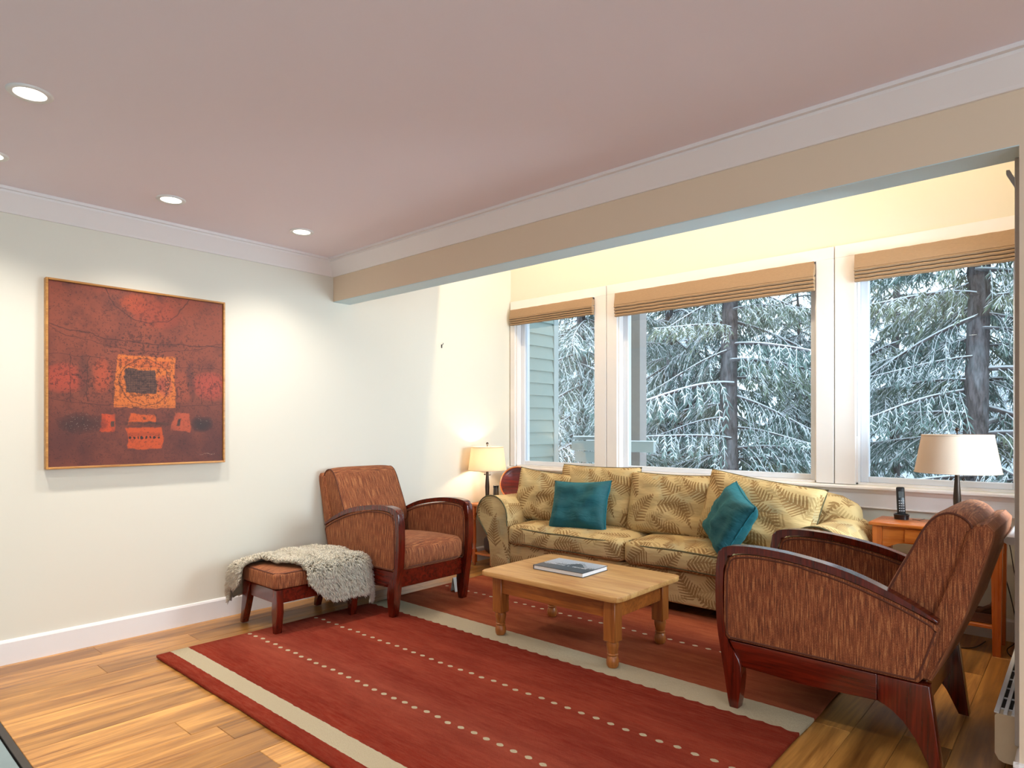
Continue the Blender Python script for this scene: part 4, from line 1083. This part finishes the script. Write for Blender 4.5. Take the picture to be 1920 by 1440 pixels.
# wooden tray on its shelf
wt = empty('wooden_tray', (-.53, 4.69, .164), label='dark wooden tray with a stick handle on the side table\'s low shelf', cat='tray')
DW = wood('dark_walnut', lin(58, 30, 18), lin(110, 66, 40), .5)
bm = newbm(); box(bm, -.11, .13, -.09, .09, 0, .01, bev=.002); finish(bm, 'bottom', DW, wt, smooth=0)
for q in ((-.11, .13, -.09, -.08), (-.11, .13, .08, .09), (-.11, -.10, -.08, .08), (.12, .13, -.08, .08)):
    bm = newbm(); box(bm, q[0], q[1], q[2], q[3], .01, .055, bev=.002); finish(bm, 'side', DW, wt, smooth=0)
bm = newbm(); tube(bm, [(.05, -.07, .062), (.11, .0, .085), (.125, .06, .11)], [.012, .014, .016], 8); finish(bm, 'handle', DW, wt)
# cordless phone
ph = empty('cordless_phone', (-.895, 4.765, TZ+.0005), math.radians(28), label='black cordless phone upright in its charging dock on the side table', cat='phone')
bm = newbm(); lathe(bm, [(.001, 0), (.041, 0), (.042, .014), (.045, .030), (.040, .034), (.034, .022), (.001, .020)], n=28); finish(bm, 'dock', M['black'], ph, smooth=50)
bm = newbm(); box(bm, -.024, .024, -.012, .012, .0, .185, bev=.009, seg=3); hs_ = finish(bm, 'handset', M['black'], ph, smooth=50, loc=(0, 0, .0215), rot=(math.radians(-8), 0, 0))
bm = newbm(); box(bm, -.017, .017, -.0145, -.012, .115, .155, bev=.001); finish(bm, 'display', M['screen'], hs_, smooth=0)
for i in range(3):
    for j in range(5):
        bm = newbm(); box(bm, -.016+i*.012, -.009+i*.012, -.0142, -.012, .028+j*.016, .034+j*.016); finish(bm, 'button', M['grey_btn'], hs_, smooth=0)
# cords behind the side table
def cord(pts, nm, label, m=M['cord'], r=.003):
    bm = newbm(); tube(bm, sinus(pts, 6), r, 6); tag(finish(bm, nm, m), label, 'cord')
cord([(-.40, 4.90, .5), (-.34, 4.88, .25), (-.31, 4.8, .06), (-.35, 4.7, .006), (-.30, 4.55, .006), (-.24, 4.62, .006), (-.27, 4.80, .006)], 'power_cord', 'black power cord trailing to the floor by the side table\'s right leg')
cord([(-.62, 4.70, .006), (-.66, 4.62, .006), (-.58, 4.56, .006), (-.50, 4.62, .006), (-.46, 4.80, .006)], 'power_cord', 'thin black cord looped on the floor beneath the side table\'s shelf')
cord([(-.835, 4.77, TZ+.004), (-.80, 4.76, TZ+.003), (-.79, 4.79, TZ+.003), (-.78, 4.84, TZ+.003)], 'phone_cord', 'short thin cord behind the phone dock', r=.0018)
cord([(-.42, 4.60, TZ+.004), (-.37, 4.57, TZ+.012), (-.345, 4.53, TZ+.004), (-.325, 4.55, TZ-.08), (-.315, 4.7, .45), (-.30, 4.88, .3)], 'lamp_cord', 'dark lamp cord hanging over the side table\'s right edge', r=.0025)

# ------------------------------------------------------------------ left end table and what stands on it
lt = empty('end_table', (-4.205, 4.50, 0), label='small honey pine side table with turned legs between armchair and sofa', cat='side table')
hx, hy = .165, .24
bm = newbm(); box(bm, -hx, hx, -hy, hy, TLZ-.022, TLZ, bev=.005, seg=2); finish(bm, 'tabletop', M['maple'], lt, smooth=30)
for sx in (-1, 1):
    for sy in (-1, 1):
        X, Y = sx*(hx-.03), sy*(hy-.03); 
        if sx < 0: X += .04
        bm = newbm(); box(bm, X-.018, X+.018, Y-.018, Y+.018, .025, .15, bev=.003); box(bm, X-.018, X+.018, Y-.018, Y+.018, .47, TLZ-.0225, bev=.003)
        lathe(bm, [(.014, .15), (.018, .156), (.012, .165), (.017, .22), (.016, .34), (.011, .42), (.017, .43), (.012, .44), (.018, .465), (.014, .47)], X, Y, 16)
        lathe(bm, [(.006, 0), (.012, .004), (.012, .016), (.007, .022), (.007, .026)], X, Y, 12)
        finish(bm, 'leg', M['maple_v'], lt, smooth=40)
bm = newbm(); box(bm, -.09, hx-.05, -hy+.02, hy-.02, .105, .123, bev=.002); finish(bm, 'shelf', M['maple'], lt, smooth=0)
for sy in (-1, 1):
    bm = newbm(); box(bm, -.075, hx-.05, sy*(hy-.03)-.008, sy*(hy-.03)+.008, .49, TLZ-.0225, bev=.002); finish(bm, 'apron', M['maple'], lt, smooth=0)
def f(w, p):
    k = mn.noise(w*14)*.018; w += Vector(p)*k*.6; w.z += .02*(1-p[0]**2)*(p[2] > 0); return w
bm = rgrid(.062, .13, .085, .05, 12, f); bag = empty('leather_bag', (-4.135, 4.42, .2105), label='dark brown slouchy bag on the left side table\'s low shelf', cat='bag')
finish(bm, 'bag_body', M['leather'], bag, smooth=180)
bm = newbm(); tube(bm, [(-.02, .07*math.cos(a), .08+.045*math.sin(a)) for a in [PI*k/10 for k in range(11)]], .005, 6); finish(bm, 'handle', M['leather'], bag)
ty_ = empty('round_tray', (-4.115, 4.69, TLZ+.168), label='round polished red-brown wooden tray on edge behind the sofa\'s left arm', cat='tray')
ty_.rotation_euler = (math.radians(74), 0, math.radians(38))
bm = newbm(); lathe(bm, [(.001, -.008), (.135, -.008), (.165, .012), (.168, .016), (.162, .018), (.132, .0), (.001, .0)], n=48); finish(bm, 'dish', M['cherry'], ty_, smooth=50)
bm = newbm(); tube(bm, [(.165*math.cos(2*PI*k/48), .165*math.sin(2*PI*k/48), .016) for k in range(48)], .006, 8, closed=True); finish(bm, 'rim', M['maple'], ty_)
jr = empty('glass_jar', (-4.10, 4.37, TLZ), label='small dark cylinder beside the lit lamp\'s stem', cat='jar')
bm = newbm(); lathe(bm, [(.001, 0), (.026, 0), (.027, .10), (.024, .155), (.001, .155)], n=20); finish(bm, 'body', simple('smoked_jar', lin(74, 66, 58), .2), jr, smooth=50)
bm = newbm(); lathe(bm, [(.001, .156), (.026, .156), (.026, .175), (.022, .178), (.001, .178)], n=20); finish(bm, 'lid', M['black'], jr, smooth=50)
# folded card on the floor behind the left armchair
fc = empty('folded_card', (-3.66, 3.47, RZ), math.radians(-8), label='small pale grey folded card standing on the rug behind the left armchair\'s leg', cat='card')
for s in (-1, 1):
    bm = newbm(); box(bm, -.003, .003, -.05, .05, 0, .11, bev=.001); finish(bm, 'leaf', simple('pale_card', lin(186, 182, 172), .7), fc, smooth=0, loc=(s*.028, 0, .002), rot=(0, -s*.25, 0))

# ------------------------------------------------------------------ baseboard heater under the bay's side window
ht = empty('baseboard_heater', (XJ-.002, 3.02, .0), label='white baseboard heater with a slotted top at the right edge, behind the pillar', cat='heater')
bm = newbm(); P = [(0, .045), (0, .225), (-.075, .225), (-.082, .215), (-.082, .075), (-.07, .052), (-.055, .045)]
prism(bm, P, 0, 1.75, 'y'); finish(bm, 'casing', M['heater_side'], ht, smooth=0)
for xa, xb in ((-.084, -.068), (-.056, -.044), (-.032, -.020), (-.008, 0)):
    bm = newbm(); box(bm, xa, xb, -.002, 1.75, .2255, .232, bev=.001); finish(bm, 'grille_bar', M['heater'], ht, smooth=0)
for k in range(14):
    bm = newbm(); box(bm, -.068, -.008, .05+k*.125, .06+k*.125, .2256, .229); finish(bm, 'grille_bridge', M['heater'], ht, smooth=0)
bm = newbm(); box(bm, -.068, -.008, .06, 1.7, .2252, .2256); finish(bm, 'vent_slot', M['dark'], ht, smooth=0)
br = empty('curtain_bracket', (XJ-.002, 3.06, 2.22), label='small white bracket high at the right end of the wide opening', cat='bracket')  # bracket for a curtain beside the opening
bm = newbm(); box(bm, -.006, 0, -.012, .012, -.07, .045, bev=.001); finish(bm, 'wall_plate', M['grey_btn'], br, smooth=0)
bm = newbm(); prism(bm, [(-.006, -.065), (-.05, .03), (-.05, .045), (-.04, .045), (-.006, -.03)], -.008, .008, 'y'); finish(bm, 'brace', M['grey_btn'], br, smooth=0)
